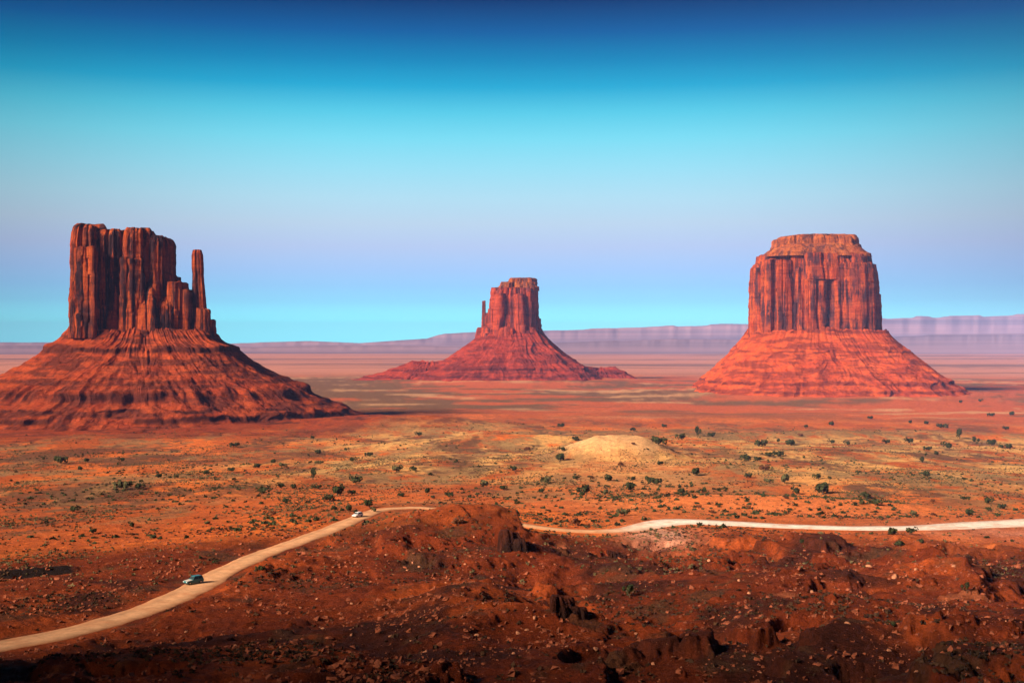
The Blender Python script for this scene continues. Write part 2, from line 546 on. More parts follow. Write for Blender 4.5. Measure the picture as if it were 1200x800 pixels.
def ground_colours():
    x, y, z = GX, GY, GZ
    r = np.hypot(x, y)
    yy = np.maximum(y, 1.0)
    px = 600 + F * x / yy
    c = np.zeros(x.shape + (3,)) + np.array((0.50, 0.115, 0.030))
    n1 = fbm2(x, y * 0.55, 130, 6, 101, 0.62); n2 = fbm2(x, y * 0.5, 55, 6, 103, 0.66); n3 = fbm2(x, y, 16, 4, 105, 0.6)
    # orange sand flats
    c = mixn(c, (0.74, 0.185, 0.038), sstep(-0.02, 0.2, n1 + 0.35 * n3))
    # tan dry grass on the swells in the middle distance
    tanz = sstep(620, 880, r + 120 * n1) * (1 - sstep(1500, 1900, r)) * sstep(-300, -110, x + 60 * n2)
    c = mixn(c, (0.82, 0.50, 0.18), tanz * sstep(-0.26, 0.16, n2 + 0.45 * n3) * 0.85)
    c = mixn(c, (0.30, 0.20, 0.095), sstep(440, 600, r) * (1 - sstep(1500, 2300, r)) * sstep(-0.04, 0.2, fbm2(x, y * 0.5, 70, 5, 111, 0.62) + 0.5 * n3) * 0.8)
    # dark scrubby soil
    c = mixn(c, (0.15, 0.068, 0.040), sstep(420, 520, r) * (1 - sstep(1800, 2600, r)) * sstep(0.06, 0.32, fbm2(x, y * 0.4, 95, 6, 113, 0.66) + 0.5 * n3 + 0.16 * sstep(-60, -300, x)) * 0.85)
    belt = np.exp(-((y - 1560 - 0.10 * x) / 170) ** 4) * sstep(560, 640, px)
    c = mixn(c, (0.20, 0.105, 0.055), belt * sstep(-0.15, 0.15, n2 + 0.5 * n3) * 0.85)
    # bright sand above the road on the right, and by the left bend
    c = mixn(c, (0.80, 0.24, 0.075), np.clip(gb(x, y, 895, 545, 105, 75, 1.25) * (0.9 + 0.6 * n3), 0, 1))
    c = mixn(c, (0.74, 0.190, 0.048), np.clip(gb(x, y, 385, 610, 60, 70, 0.9) * (0.9 + 0.8 * n3), 0, 1))
    c = mixn(c, (0.74, 0.34, 0.13), np.clip(gb(x, y, 760, 720, 50, 90, 0.8) * (0.9 + 0.8 * n3), 0, 1))
    # dome of pale sandstone
    dd = ((x - DOME[0]) / 46) ** 2 + ((y - DOME[1]) / 42) ** 2 + 0.6 * fbm2(x, y, 28, 5, 121, 0.6)
    c = mixn(c, (0.84, 0.51, 0.25), (1 - sstep(0.4, 1.4, dd)) * 0.95)
    c = mixn(c, (0.78, 0.37, 0.14), np.clip(gb(x, y, 735, 880, 45, 80, 0.95) * (0.9 + 1.3 * n3), 0, 1))
    # foreground: rust and maroon clay with paler caps
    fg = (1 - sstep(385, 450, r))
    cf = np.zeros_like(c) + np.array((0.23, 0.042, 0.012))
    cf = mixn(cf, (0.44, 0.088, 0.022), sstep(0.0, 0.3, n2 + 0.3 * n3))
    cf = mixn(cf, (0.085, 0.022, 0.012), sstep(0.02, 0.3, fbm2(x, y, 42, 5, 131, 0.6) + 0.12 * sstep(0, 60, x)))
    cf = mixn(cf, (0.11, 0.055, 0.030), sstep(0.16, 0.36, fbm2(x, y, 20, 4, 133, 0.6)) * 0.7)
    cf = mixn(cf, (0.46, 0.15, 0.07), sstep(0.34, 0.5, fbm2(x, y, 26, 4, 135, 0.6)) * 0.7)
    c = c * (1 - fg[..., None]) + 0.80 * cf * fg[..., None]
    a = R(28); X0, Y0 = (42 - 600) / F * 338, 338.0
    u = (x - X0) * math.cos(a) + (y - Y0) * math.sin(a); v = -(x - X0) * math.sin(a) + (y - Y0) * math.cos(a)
    c = mixn(c, (0.016, 0.010, 0.009), np.clip(1.5 * np.exp(-(u / 10.5) ** 6) * np.exp(-((v - 0.4) / (3.6 + 3.5 * n3 + 1.5 * n2)) ** 6), 0, 1))      # shadow along the wash bank, painted as near-black ground
    for bx, by, br, bh, wl in BUTTES:
        d = np.hypot((x - bx), (y - by) * 0.95)
        q = (1 - sstep(0.95 * br, 1.6 * br, d + 90 * n1))
        c = mixn(c, ((0.30, 0.048, 0.016), (0.44, 0.075, 0.022), (0.38, 0.055, 0.026))[wl], q * 0.9)
        c = mixn(c, (0.13, 0.040, 0.024), q * sstep(0.12, 0.3, fbm2(x * 0.5, y * 2.0, 130, 5, 171, 0.6)) * 0.7)
        if wl == 0:        # ledges of dark shale cropping out round the foot of the butte
            hb = (z + 1.6 * fbm2(x, y, 70, 4, 173)) / 5.6
            hb = np.abs(hb - np.floor(hb) - 0.5)
            q3 = (1 - sstep(1.1 * br, 1.75 * br, d))
            c = mixn(c, (0.085, 0.024, 0.016), q3 * sstep(0.34, 0.44, hb) * sstep(-0.12, 0.16, fbm2(x, y, 80, 4, 175, 0.6)) * 0.9)
    # pale spill below the white road
    c = mixn(c, (0.62, 0.33, 0.24), np.clip(gb(x, y, 772, 425, 12, 26, 1.2) * (0.8 + 0.9 * n3), 0, 1))
    c = mixn(c, (0.56, 0.26, 0.19), np.clip(gb(x, y, 1190, 440, 40, 30, 0.7) * (0.8 + 0.9 * n3), 0, 1))  # pale dust haze over the road's right end, painted into the ground
    # valley floor: green grey scrub belt, dark red aprons, pink plain, purple distance
    b1 = sstep(1900, 2500, r) * (1 - sstep(4600, 5600, r))
    g1 = fbm2(x * 0.45, y * 0.8, 260, 6, 141, 0.68)
    c = mixn(c, (0.54, 0.125, 0.045), b1)
    c = mixn(c, (0.14, 0.100, 0.055), b1 * sstep(-0.08, 0.14, g1 + 0.25 * sstep(560, 480, px)) * 0.85)
    c = mixn(c, (0.66, 0.38, 0.20), b1 * sstep(0.10, 0.30, fbm2(x * 0.4, y, 220, 6, 143, 0.66)) * 0.75)
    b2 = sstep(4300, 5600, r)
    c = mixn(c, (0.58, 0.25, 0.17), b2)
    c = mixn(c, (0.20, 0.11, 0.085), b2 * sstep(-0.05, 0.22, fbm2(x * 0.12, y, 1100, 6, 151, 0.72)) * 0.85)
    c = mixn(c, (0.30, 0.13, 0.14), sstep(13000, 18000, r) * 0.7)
    return np.clip(c, 0.01, 0.9)


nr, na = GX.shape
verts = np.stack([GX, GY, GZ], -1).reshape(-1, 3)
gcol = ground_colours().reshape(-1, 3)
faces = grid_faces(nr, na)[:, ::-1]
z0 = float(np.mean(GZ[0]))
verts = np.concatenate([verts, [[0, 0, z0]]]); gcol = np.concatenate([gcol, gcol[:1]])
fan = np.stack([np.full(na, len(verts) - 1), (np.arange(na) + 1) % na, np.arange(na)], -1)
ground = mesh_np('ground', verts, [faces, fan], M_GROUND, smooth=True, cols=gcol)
tag(ground, 'red and orange desert valley floor with broken rust slopes in front', kind='structure')


def ground_z(X, Y):
    a = math.atan2(X, Y); r = math.hypot(X, Y)
    i = np.clip(np.searchsorted(RR, r) - 1, 0, nr - 2); j = int(np.clip(np.searchsorted(AZ, a) - 1, 0, na - 2))
    fr = (r - RR[i]) / (RR[i + 1] - RR[i]); fa = (a - AZ[j]) / (AZ[j + 1] - AZ[j])
    fr = min(max(fr, 0), 1)
    return float((GZ[i, j] * (1 - fr) + GZ[i + 1, j] * fr) * (1 - fa) + (GZ[i, j + 1] * (1 - fr) + GZ[i + 1, j + 1] * fr) * fa)


def at(px, py, rmin=100.0):
    """the ground point seen at a photo pixel"""
    a = math.atan((px - 600) / F)
    j = int(np.clip(np.searchsorted(AZ, a), 0, na - 1))
    Yc = RR * math.cos(a)
    s = (GZ[:, j] - CAMZ) / Yc
    t = (400 - py) / F
    ok = np.flatnonzero((RR > rmin) & (s >= t))
    i = int(ok[0]) if len(ok) else len(RR) - 1
    if i > 0 and s[i] != s[i - 1]:
        f = np.clip((t - s[i - 1]) / (s[i] - s[i - 1]), 0, 1)
        r = RR[i - 1] + f * (RR[i] - RR[i - 1])
    else:
        r = RR[i]
    X, Y = r * math.sin(a), r * math.cos(a)
    return Vector((X, Y, ground_z(X, Y)))


# ------------------------------------------------------------------ dirt road
def build_road():
    P = ROAD
    d = np.gradient(P[:, :2], axis=0); d /= np.linalg.norm(d, axis=1)[:, None]
    nrm = np.stack([d[:, 1], -d[:, 0]], -1)
    cross = np.array([-1, -0.93, -0.55, -0.3, 0, 0.3, 0.55, 0.93, 1.0])
    lift = np.array([-0.16, 0.03, -0.02, 0.03, 0.06, 0.03, -0.02, 0.03, -0.16])
    s = np.arange(len(P)) * 1.5
    V = []; C = []
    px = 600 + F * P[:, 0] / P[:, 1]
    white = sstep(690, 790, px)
    for c, l in zip(cross, lift):
        w = P[:, 3] * 0.5 * (1 + (0.30 * abs(c) ** 3) * fbm2(s, s * 0 + np.sign(c) * 9, 14, 5, 201, 0.6))
        xy = P[:, :2] + nrm * (c * w)[:, None]
        V.append(np.concatenate([xy, (P[:, 2] + l + 0.02)[:, None]], 1))
        k = {0.55: 0.80, 1.0: 0.62, 0.93: 0.85, 0.3: 0.97}.get(abs(c), 1.0)
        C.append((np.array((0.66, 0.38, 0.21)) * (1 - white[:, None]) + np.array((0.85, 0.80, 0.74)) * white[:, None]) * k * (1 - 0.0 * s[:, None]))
        if abs(c) > 0.9:
            e_ = (0.75 if abs(c) == 1 else 0.38) * (1 - 0.5 * white[:, None])
            C[-1] = C[-1] * (1 - e_) + np.array((0.46, 0.16, 0.065)) * e_
    V = np.stack(V, 1); C = np.stack(C, 1)
    n, m = V.shape[:2]
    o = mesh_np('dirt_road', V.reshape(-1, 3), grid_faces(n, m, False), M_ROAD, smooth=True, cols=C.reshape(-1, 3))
    tag(o, 'pale winding dirt road crossing the desert', kind='structure')


build_road()


# ------------------------------------------------------------------ buttes
def column(cx, cy, rx, ry, z0, z1, seed, sup=4.0, prof=None, flute=1.0, cell=11.0, res=2.2, lean=(0, 0), crown=0.5, rot=0.0, ragged=1.0):
    """one jointed mass of sandstone: a fluted closed solid. prof: [(height 0..1, scale)]"""
    per = math.pi * 2 * math.sqrt((rx * rx + ry * ry) / 2)
    n = int(max(36, per / res)); nzv = int(max(14, (z1 - z0) / (res * 1.25)))
    th = np.linspace(0, 2 * np.pi, n, endpoint=False)
    ct, stt = np.cos(th), np.sin(th)
    rad = (np.abs(ct) ** sup + np.abs(stt) ** sup) ** (-1.0 / sup)
    ox, oy = rad * ct * rx, rad * stt * ry
    t = np.linspace(0, 1, nzv)
    if prof is None: prof = [(0, 1.04), (0.12, 1.0), (0.9, 0.97), (1, 0.93)]
    ps = np.interp(t, [p[0] for p in prof], [p[1] for p in prof])
    arc = th / (2 * np.pi) * per
    T, A = np.meshgrid(t, arc, indexing='ij')
    Z = z0 + (z1 - z0) * T
    TH = np.broadcast_to(th, T.shape)
    # vertical joints: cells along the wall, each set forward or back, each broken off at its own height
    off = np.zeros_like(T)
    for lv, (cw, am) in enumerate(((cell * 2.6, 0.34), (cell * 1.1, 0.26), (cell * 0.42, 0.12))):
        k = max(4, round(per / cw))
        rg = np.random.default_rng(seed * 10 + lv)
        wds = 0.25 + rg.random(k) ** 1.5 * 1.6
        edges = np.concatenate([[0], np.cumsum(wds)]) / wds.sum()
        wob = (0.14 * noise3(np.cos(TH) * 2.2, np.sin(TH) * 2.2, Z / (cw * 3.0), seed + 7 * lv) + 0.05 * noise3(np.cos(TH) * 9, np.sin(TH) * 9, Z / (cw * 0.8), seed + 8 * lv)) / k
        uu = (TH / (2 * np.pi) + wob) % 1.0
        ci = np.clip(np.searchsorted(edges, uu, side='right') - 1, 0, k - 1)
        wd = edges[ci + 1] - edges[ci]
        fr = (uu - edges[ci]) / wd
        loc = np.minimum(wd * per, cw * 1.6)
        o1 = (hash1(ci, seed + 11 * lv) - 0.5) * 1.5
        brk = 0.25 + 1.0 * hash1(ci, seed + 11 * lv + 5)
        o2 = o1 - 0.55 * hash1(ci, seed + 11 * lv + 6)
        o = np.where(T > brk, o2, o1) * cw
        tilt = (hash1(ci, seed + 11 * lv + 7) - 0.5) * 1.5 * (fr - 0.5) * loc
        nd = np.minimum(fr, 1 - fr) * wd * per
        notch = -0.9 * cw * np.exp(-(nd / (0.07 * cw + 0.5)) ** 2) * (hash1((ci + (fr > 0.5)) % k, seed + 99 + lv) ** 2)
        rnd = 0.22 * (1 - (2 * fr - 1) ** 2) * loc
        off += (o + notch + rnd + tilt) * am
    off *= flute
    # bedding
    bed = noise3(np.zeros_like(Z), np.zeros_like(Z), Z / 7.0, seed + 40)
    off += 0.9 * bed * flute
    nx, ny = ct / rx * 1.0, stt / ry * 1.0
    ln = np.hypot(nx, ny); nx /= ln; ny /= ln
    X0 = ox[None, :] * ps[:, None]; Y0 = oy[None, :] * ps[:, None]
    off += 1.6 * fbm3(X0 + seed, Y0, Z, 9, 3, seed + 50)
    fade = np.clip(np.minimum(rx, ry) / 26.0, 0.25, 1)
    X = X0 + nx[None, :] * off * fade; Y = Y0 + ny[None, :] * off * fade
    X += cx + lean[0] * T ** 1.5; Y += cy + lean[1] * T ** 1.5
    # ragged top
    top = (fbm3(X[-1], Y[-1], Z[-1] * 0, 16, 3, seed + 60)) * 4.5 * ragged
    Z = Z + top[None, :] * T ** 6
    rings = [np.stack([X, Y, Z], -1)]
    cxx, cyy = X[-1].mean(), Y[-1].mean()
    for k, sc in enumerate((0.93, 0.80, 0.6, 0.35, 0.12)):
        xr = cxx + (X[-1] - cxx) * sc; yr = cyy + (Y[-1] - cyy) * sc
        zr = Z[-1] * sc + Z[-1].mean() * (1 - sc) + crown * (1 - sc) * min(rx, ry) * 0.12 + 2.2 * ragged * fbm3(xr, yr, xr * 0, 12, 3, seed + 61)
        rings.append(np.stack([xr, yr, zr], -1)[None])
    V = np.concatenate(rings, 0)
    nn, mm = V.shape[:2]
    f = grid_faces(nn, mm)
    V = V.reshape(-1, 3)
    V = np.concatenate([V, V[-mm:].mean(0)[None]])
    fan = np.stack([np.arange(mm) + (nn - 1) * mm, (np.arange(mm) + 1) % mm + (nn - 1) * mm, np.full(mm, len(V) - 1)], -1)
    return V, f, fan


def merge(parts):
    V = []; Q = []; T = []; o = 0
    for v, q, t in parts:
        V.append(v); Q.append(q + o); T.append(t + o); o += len(v)
    return np.concatenate(V), [np.concatenate(Q), np.concatenate(T)]


def talus(inner, outer, z_top, z_bot, seed, bands, power=1.25, n=900, m=130, gul=1.0, sup=3.0):
    """apron of scree below a cliff. inner=(cx,cy,rx,ry); outer: radii every 45 degrees from +x anticlockwise"""
    cx, cy, rx, ry = inner
    th = np.linspace(0, 2 * np.pi, n, endpoint=False)
    ct, st = np.cos(th), np.sin(th)
    rin = (np.abs(ct / rx) ** sup + np.abs(st / ry) ** sup) ** (-1 / sup)
    k = len(outer)
    a = np.concatenate([[outer[-1]], outer, outer[:2]])
    pos = (th / (2 * np.pi) * k) + 1
    i = np.floor(pos).astype(int); f = pos - i; f = f * f * (3 - 2 * f)
    rout = a[i] * (1 - f) + a[i + 1] * f
    rout = rout * (1 + 0.06 * noise3(ct * 3, st * 3, 0.3, seed) + 0.05 * noise3(ct * 9, st * 9, 0.3, seed + 1))
    u = np.linspace(0, 1, m)
    U, TH = np.meshgrid(u, th, indexing='ij')
    C, S = np.cos(TH), np.sin(TH)
    w = power * np.maximum(U, 0.02) ** (power - 1) + 0.42
    ledge = np.zeros_like(U)
    for bi, (ub, wid, depth) in enumerate(bands):
        ubt = ub + 0.012 * noise3(C * 4, S * 4, 0.5, seed + 20 + bi)
        msk = np.clip(0.80 + 0.9 * noise3(C * 6, S * 6, 1.5 + bi, seed + 30 + bi) + 0.8 * noise3(C * 26, S * 26, 1.5, seed + 60 + bi), 0, 1) * depth
        inb = np.exp(-((U - ubt) / wid) ** 4)
        ab = np.exp(-((U - ubt + 2.0 * wid) / wid) ** 2)
        ledge = np.maximum(ledge, np.exp(-((U - ubt) / (wid * 1.15)) ** 4) * np.clip(msk * 1.9 - 0.3, 0, 1))
        w = w * (1 - 0.97 * msk * inb) + 1.3 * msk * ab
    g = np.cumsum(w, 0); g = (g - g[0]) / (g[-1] - g[0])
    Rr = rin[None] * 0.97 + (rout - rin)[None] * g
    # gullies run down the slope
    gl = 0
    for q, (fr, am) in enumerate(((6, 7.0), (14, 3.0), (31, 1.0), (80, 0.4))):
        tw = 0.13 * noise3(C * 5, S * 5, U * 5.0, seed + 66)
        C2, S2 = np.cos(TH + tw), np.sin(TH + tw)
        wv = noise3(C2 * fr, S2 * fr, U * (2.5 + fr * 0.10) + 5 * q, seed + 70 + q)
        gl = gl + am * (1 - 2.2 * np.abs(wv))
    gl = gl * gul * np.clip(U * 3.0, 0, 1) * (0.6 + 0.6 * U)
    Rr = Rr + gl
    X = cx + Rr * C; Y = cy + Rr * S
    Z = z_top + (z_bot - z_top) * U
    sg = fbm3(X, Y, Z, 30, 4, seed + 90, 0.6)
    rim = 7.0 * noise3(ct * 5, st * 5, 0.7, seed + 96) + 5.0 * noise3(ct * 17, st * 17, 0.7, seed + 97) + 3.0 * noise3(ct * 50, st * 50, 0.7, seed + 98)
    Z = Z + (rim - 2.0)[None] * np.clip(1 - U / 0.35, 0, 1) ** 2
    Z = Z + (4.0 * sg + 2.2 * fbm3(X, Y, Z, 9, 2, seed + 95)) * np.clip(U * 5, 0, 1)
    V = np.stack([X, Y, Z], -1)[::-1].reshape(-1, 3)
    return V, grid_faces(m, n), ledge[::-1].ravel()


def px2m(px, cpx, Y): return (px - cpx) / F * Y
def pz(py, Y): return CAMZ + (400 - py) / F * Y


# --- the butte on the left, with its thumb
YW = 1950.0; CW = 168
XW = (CW - 600) / F * YW
west = tag(empty('sandstone_butte', (XW, YW, 0)), 'dark streaked red butte on the left with a tall thumb spire on its right', 'butte', 'sandstone buttes')


def wcol(x0, x1, ytop, dep, ry, seed, ybot=396, **k):
    Y = YW + dep
    a = (x0 - 600) / F * Y - XW; b = (x1 - 600) / F * Y - XW
    return column((a + b) / 2, dep, (b - a) / 2, ry, pz(ybot, Y), pz(ytop, Y), seed, **k)


TOPR = [(0, 1.04), (0.12, 1.0), (0.85, 0.98), (0.93, 0.95), (0.975, 0.87), (1, 0.74)]
FOOT = [(0, 1.08), (0.4, 1.0), (0.7, 0.88), (0.9, 0.62), (1, 0.36)]
V, Fc = merge([
    wcol(88, 127, 265, -12, 52, 1, crown=1.2, prof=TOPR), wcol(85, 118, 291, -52, 26, 2, cell=9), wcol(117, 153, 271, 2, 50, 3, prof=TOPR),
    wcol(149, 181, 269.5, -16, 42, 4, prof=TOPR), wcol(128, 150, 300, -10, 28, 15, cell=8, prof=FOOT), wcol(175, 203, 277, 0, 46, 5, prof=TOPR), wcol(142, 158, 348, -34, 20, 6, cell=7, prof=FOOT),
    wcol(156, 186, 334, -36, 28, 7, cell=9, prof=FOOT), wcol(170, 190, 308, -28, 24, 17, cell=8, prof=FOOT), wcol(184, 207, 348, -30, 24, 8, cell=8, prof=FOOT), wcol(194, 209, 324, -2, 30, 9, cell=7),
    wcol(200, 220, 331, -16, 28, 10, cell=7), wcol(209, 229, 340, -14, 26, 11, cell=7), wcol(118, 147, 352, -22, 32, 18, cell=8, prof=FOOT),
    wcol(83, 246, 386.5, -4, 62, 12, ybot=402, cell=9, ragged=0.8)])
mesh_np('tower', V, Fc, M_CLIFF_W, west)
thumb = merge([wcol(227.5, 241, 293, -16, 10, 21, ybot=396, prof=[(0, 1.75), (0.22, 1.32), (0.5, 1.02), (0.72, 0.82), (0.8, 0.90), (0.93, 0.84), (1, 0.68)], cell=6, res=1.5, lean=(-4.0, 0), flute=1.2, ragged=0.5),
               wcol(230, 246, 362, -20, 13, 22, cell=6), wcol(236, 252, 374, -10, 16, 23, cell=6)])
mesh_np('thumb_spire', thumb[0], thumb[1], M_CLIFF_W, west)
mps = YW / F
V, q, lg = talus((0, -5, 84 * mps, 66), [330 * mps, 370, 320, 350, 305 * mps, 400, 400, 430], pz(387, YW), -16.0, 101,
             [(0.06, 0.012, 0.6), (0.18, 0.024, 1.0), (0.31, 0.010, 0.5), (0.46, 0.016, 0.6), (0.57, 0.042, 1.0), (0.68, 0.014, 0.8), (0.745, 0.024, 1.0), (0.82, 0.016, 0.9)], 1.75)
mesh_np('talus_slope', V, q, M_TALUS_W, west, cols=lg[:, None].repeat(3, 1))

# --- the small butte in the middle distance
YE = 4200.0; CE = 600
XE = (CE - 600) / F * YE
east = tag(empty('sandstone_butte', (XE, YE, 0)), 'smallest and farthest red butte, in the middle, with a thin needle on its left', 'butte', 'sandstone buttes')


def ecol(x0, x1, ytop, dep, ry, seed, ybot=396, **k):
    Y = YE + dep
    a = (x0 - 600) / F * Y - XE; b = (x1 - 600) / F * Y - XE
    return column((a + b) / 2, dep, (b - a) / 2, ry, pz(ybot, Y), pz(ytop, Y), seed, res=3.2, **k)


V, Fc = merge([
    ecol(574.5, 630, 338, 0, 85, 31, cell=18, prof=[(0, 1.06), (0.16, 1.04), (0.18, 0.99), (0.6, 0.98), (0.93, 0.96), (1, 0.92)]),
    ecol(580, 616, 345, -55, 40, 32, cell=16, prof=[(0, 1.05), (0.2, 1.0), (1, 0.88)]),
    ecol(565, 584, 367, -8, 34, 33, cell=12), ecol(563, 633, 384, 0, 96, 34, ybot=402, cell=20)])
mesh_np('tower', V, Fc, M_CLIFF_E, east)
V, Fc = merge([ecol(586, 627, 331, 5, 62, 35, ybot=341, cell=14, prof=[(0, 1.0), (0.8, 0.97), (1, 0.9)]), ecol(599, 626, 326, 8, 48, 36, ybot=333, cell=12, prof=[(0, 1.0), (0.85, 0.96), (1, 0.86)], ragged=0.6)])
mesh_np('cap_rock', V, Fc, M_CAP, east)
V, Fc = merge([ecol(564.6, 569.4, 352.5, -14, 8, 37, cell=6, prof=[(0, 1.5), (0.35, 1.15), (0.6, 0.95), (1, 0.8)], flute=0.7, ragged=0.4)])
mesh_np('needle_spire', V, Fc, M_CLIFF_E, east)
mpe = YE / F
V, q, lg = talus((0, 0, 36 * mpe, 98), [112 * mpe, 380, 360, 420, 128 * mpe, 420, 370, 400], pz(387, YE), -14.0, 201,
             [(0.03, 0.02, 0.8), (0.55, 0.02, 0.5), (0.68, 0.022, 0.9), (0.80, 0.02, 0.8)], 1.5, n=620, m=110, gul=1.3)
V2, q2, lg2 = talus((-98 * mpe, 10, 20 * mpe, 40), [76 * mpe, 210, 160, 210, 105 * mpe, 190, 160, 200], pz(424, YE), -14.0, 203, [(0.35, 0.03, 0.9), (0.65, 0.03, 0.9)], 1.2, n=420, m=60, gul=0.8)
V3, q3, lg3 = talus((104 * mpe, 60, 20 * mpe, 26), [62 * mpe, 150, 110, 130, 60 * mpe, 150, 130, 150], pz(431, YE), -14.0, 205, [(0.3, 0.05, 0.9)], 1.2, n=300, m=40, gul=0.5)


def cap_grid(V, n):
    """close the open upper edge of an apron (last row) with a centre fan"""
    V = np.concatenate([V, V[-n:].mean(0)[None]])
    k = len(V) - 1; b = k - n
    return V, np.stack([np.arange(n) + b, (np.arange(n) + 1) % n + b, np.full(n, k)], -1)


V2, f2 = cap_grid(V2, 420); V3, f3 = cap_grid(V3, 300)
VV = np.concatenate([V, V2, V3])
mesh_np('talus_slope', VV, [np.concatenate([q, q2 + len(V), q3 + len(V) + len(V2)]), np.concatenate([f2 + len(V), f3 + len(V) + len(V2)])], M_TALUS_E, east, cols=np.concatenate([lg, lg2, [0], lg3, [0]])[:, None].repeat(3, 1))

# --- the broad butte on the right
YM = 3150.0; CM = 954
XM = (CM - 600) / F * YM
merr = tag(empty('sandstone_butte', (XM, YM, 0)), 'broad flat topped orange butte on the right, without any spire', 'butte', 'sandstone buttes')


def mcol(x0, x1, ytop, dep, ry, seed, ybot=405, **k):
    Y = YM + dep
    a = (x0 - 600) / F * Y - XM; b = (x1 - 600) / F * Y - XM
    return column((a + b) / 2, dep, (b - a) / 2, ry, pz(ybot, Y), pz(ytop, Y), seed, **k)


V, Fc = merge([
    mcol(881, 1023, 311, 0, 128, 41, cell=17, res=2.8, sup=3.6, prof=[(0, 1.03), (0.06, 1.0), (0.75, 0.985), (0.9, 0.965), (1, 0.93)]),
    mcol(881, 905, 312, -52, 40, 42, cell=13, res=2.5), mcol(896, 934, 306, -86, 40, 43, cell=14, res=2.5), mcol(932, 972, 304, -84, 38, 44, cell=13, res=2.5),
    mcol(968, 1004, 309, -84, 44, 45, cell=14, res=2.5), mcol(1000, 1020, 318, -60, 50, 46, cell=13, res=2.5),
    mcol(891, 1017, 300, 0, 118, 47, ybot=330, cell=18, res=2.8, prof=[(0, 1.02), (0.5, 1.0), (1, 0.97)])])
mesh_np('tower', V, Fc, M_CLIFF_M, merr)
V, Fc = merge([
    mcol(895, 1013, 289, 0, 108, 48, ybot=303, cell=26, res=2.8, flute=0.5, prof=[(0, 1.03), (0.25, 1.0), (0.3, 0.985), (0.8, 0.84), (1, 0.8)], ragged=0.5),
    mcol(909, 1004, 279, 4, 84, 49, ybot=293, cell=15, res=2.6, flute=0.6, prof=[(0, 1.02), (0.35, 1.0), (0.4, 0.97), (0.8, 0.97), (1, 0.93)], ragged=0.6),
    mcol(922, 1000, 276.5, 8, 62, 50, ybot=284, cell=15, res=2.6, flute=0.5, ragged=0.5)])
mesh_np('cap_rock', V, Fc, M_CAP, merr)
mpm = YM / F
V, q, lg = talus((0, -6, 77 * mpm, 150), [166 * mpm, 410, 360, 400, 148 * mpm, 410, 395, 420], pz(387, YM), -14.0, 301,
             [(0.03, 0.016, 0.8), (0.30, 0.012, 0.6), (0.58, 0.014, 0.5), (0.72, 0.020, 0.9), (0.82, 0.016, 0.7)], 1.45, n=760, m=120, gul=1.1, sup=5.0)
mesh_np('talus_slope', V, q, M_TALUS_M, merr, cols=lg[:, None].repeat(3, 1))


# ------------------------------------------------------------------ far mesas along the horizon
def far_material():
    m, nt, b = mat_new('far_mesa_hazed_rock')
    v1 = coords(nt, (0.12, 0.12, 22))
    c = rmp(nt, nz(nt, v1, 0.0006, 5, 0.6), [(0.35, (0.12, 0.09, 0.13)), (0.65, (0.34, 0.21, 0.25))])  # rock strata, with some lilac haze tint put into the colour
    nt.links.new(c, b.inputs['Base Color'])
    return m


M_FAR = far_material()


def far_ridge(name, label, Y, tops, seed, foot, depth, cliff=0.35, gully=0.10):
    """a long mesa: tops = [(photo column, photo row of its rim)]"""
    xs = np.linspace(tops[0][0], tops[-1][0], 2600)
    X = (xs - 600) / F * Y
    rim = CAMZ + (400 - np.interp(xs, [t[0] for t in tops], [t[1] for t in tops])) / F * Y
    s = np.abs(X) * 0 + X
    rim = rim + rim * (0.05 * fbm2(s, s * 0, Y * 0.05, 4, seed) + 0.05 * sstep(-0.05, 0.05, fbm2(s, s * 0 + 9, Y * 0.07, 4, seed + 9)))
    prom = fbm2(s, s * 0 + 3.3, Y * 0.10, 6, seed + 2, 0.55)          # headlands and bays
    prof = [(0.0, 0.0), (0.2, 0.10), (0.35, 0.22), (0.5, 0.42), (0.62, 1 - cliff), (0.64, 1 - cliff * 0.25), (0.66, 1.0), (1.0, 1.0)]
    rows = []
    for (d, h) in prof:
        prom = 0.45 * fbm2(s, s * 0 + 3.3, Y * 0.22, 4, seed + 2, 0.5) + 0.55 * fbm2(s, s * 0 + h * Y * 0.06, Y * 0.05, 4, seed + 3, 0.55)
        n = fbm2(s, s * 0 + d * 5, Y * 0.012, 3, seed + 5)
        yy = Y - depth * 0.7 + depth * d + depth * gully * 0.25 * prom * (1 - 0.2 * d) + depth * 0.03 * n
        zz = foot + (rim - foot) * h * (1 + (0.05 * n if 0.1 < h < 0.95 else 0))
        rows.append(np.stack([X * yy / Y, yy, np.full_like(X, 0) + zz], -1))
    rows.append(np.stack([X * 1.08, np.full_like(X, Y + depth * 1.2), np.full_like(X, foot)], -1))
    V = np.stack(rows, 0)
    n, m = V.shape[:2]
    o = mesh_np(name, V.reshape(-1, 3), grid_faces(n, m, False), M_FAR, smooth=True)
    tag(o, label, kind='structure')
    return o


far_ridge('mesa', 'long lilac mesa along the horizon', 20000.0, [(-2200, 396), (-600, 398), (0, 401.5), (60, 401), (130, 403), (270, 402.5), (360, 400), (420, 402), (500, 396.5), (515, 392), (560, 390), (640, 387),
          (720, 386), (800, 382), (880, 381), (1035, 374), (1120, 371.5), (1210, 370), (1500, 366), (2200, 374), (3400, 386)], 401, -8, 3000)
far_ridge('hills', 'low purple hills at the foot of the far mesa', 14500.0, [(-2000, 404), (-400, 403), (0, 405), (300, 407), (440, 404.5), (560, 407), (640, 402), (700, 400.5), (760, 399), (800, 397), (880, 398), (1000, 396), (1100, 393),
          (1200, 392), (1500, 394), (2600, 402)], 411, -8, 1900, 0.2, 0.12)


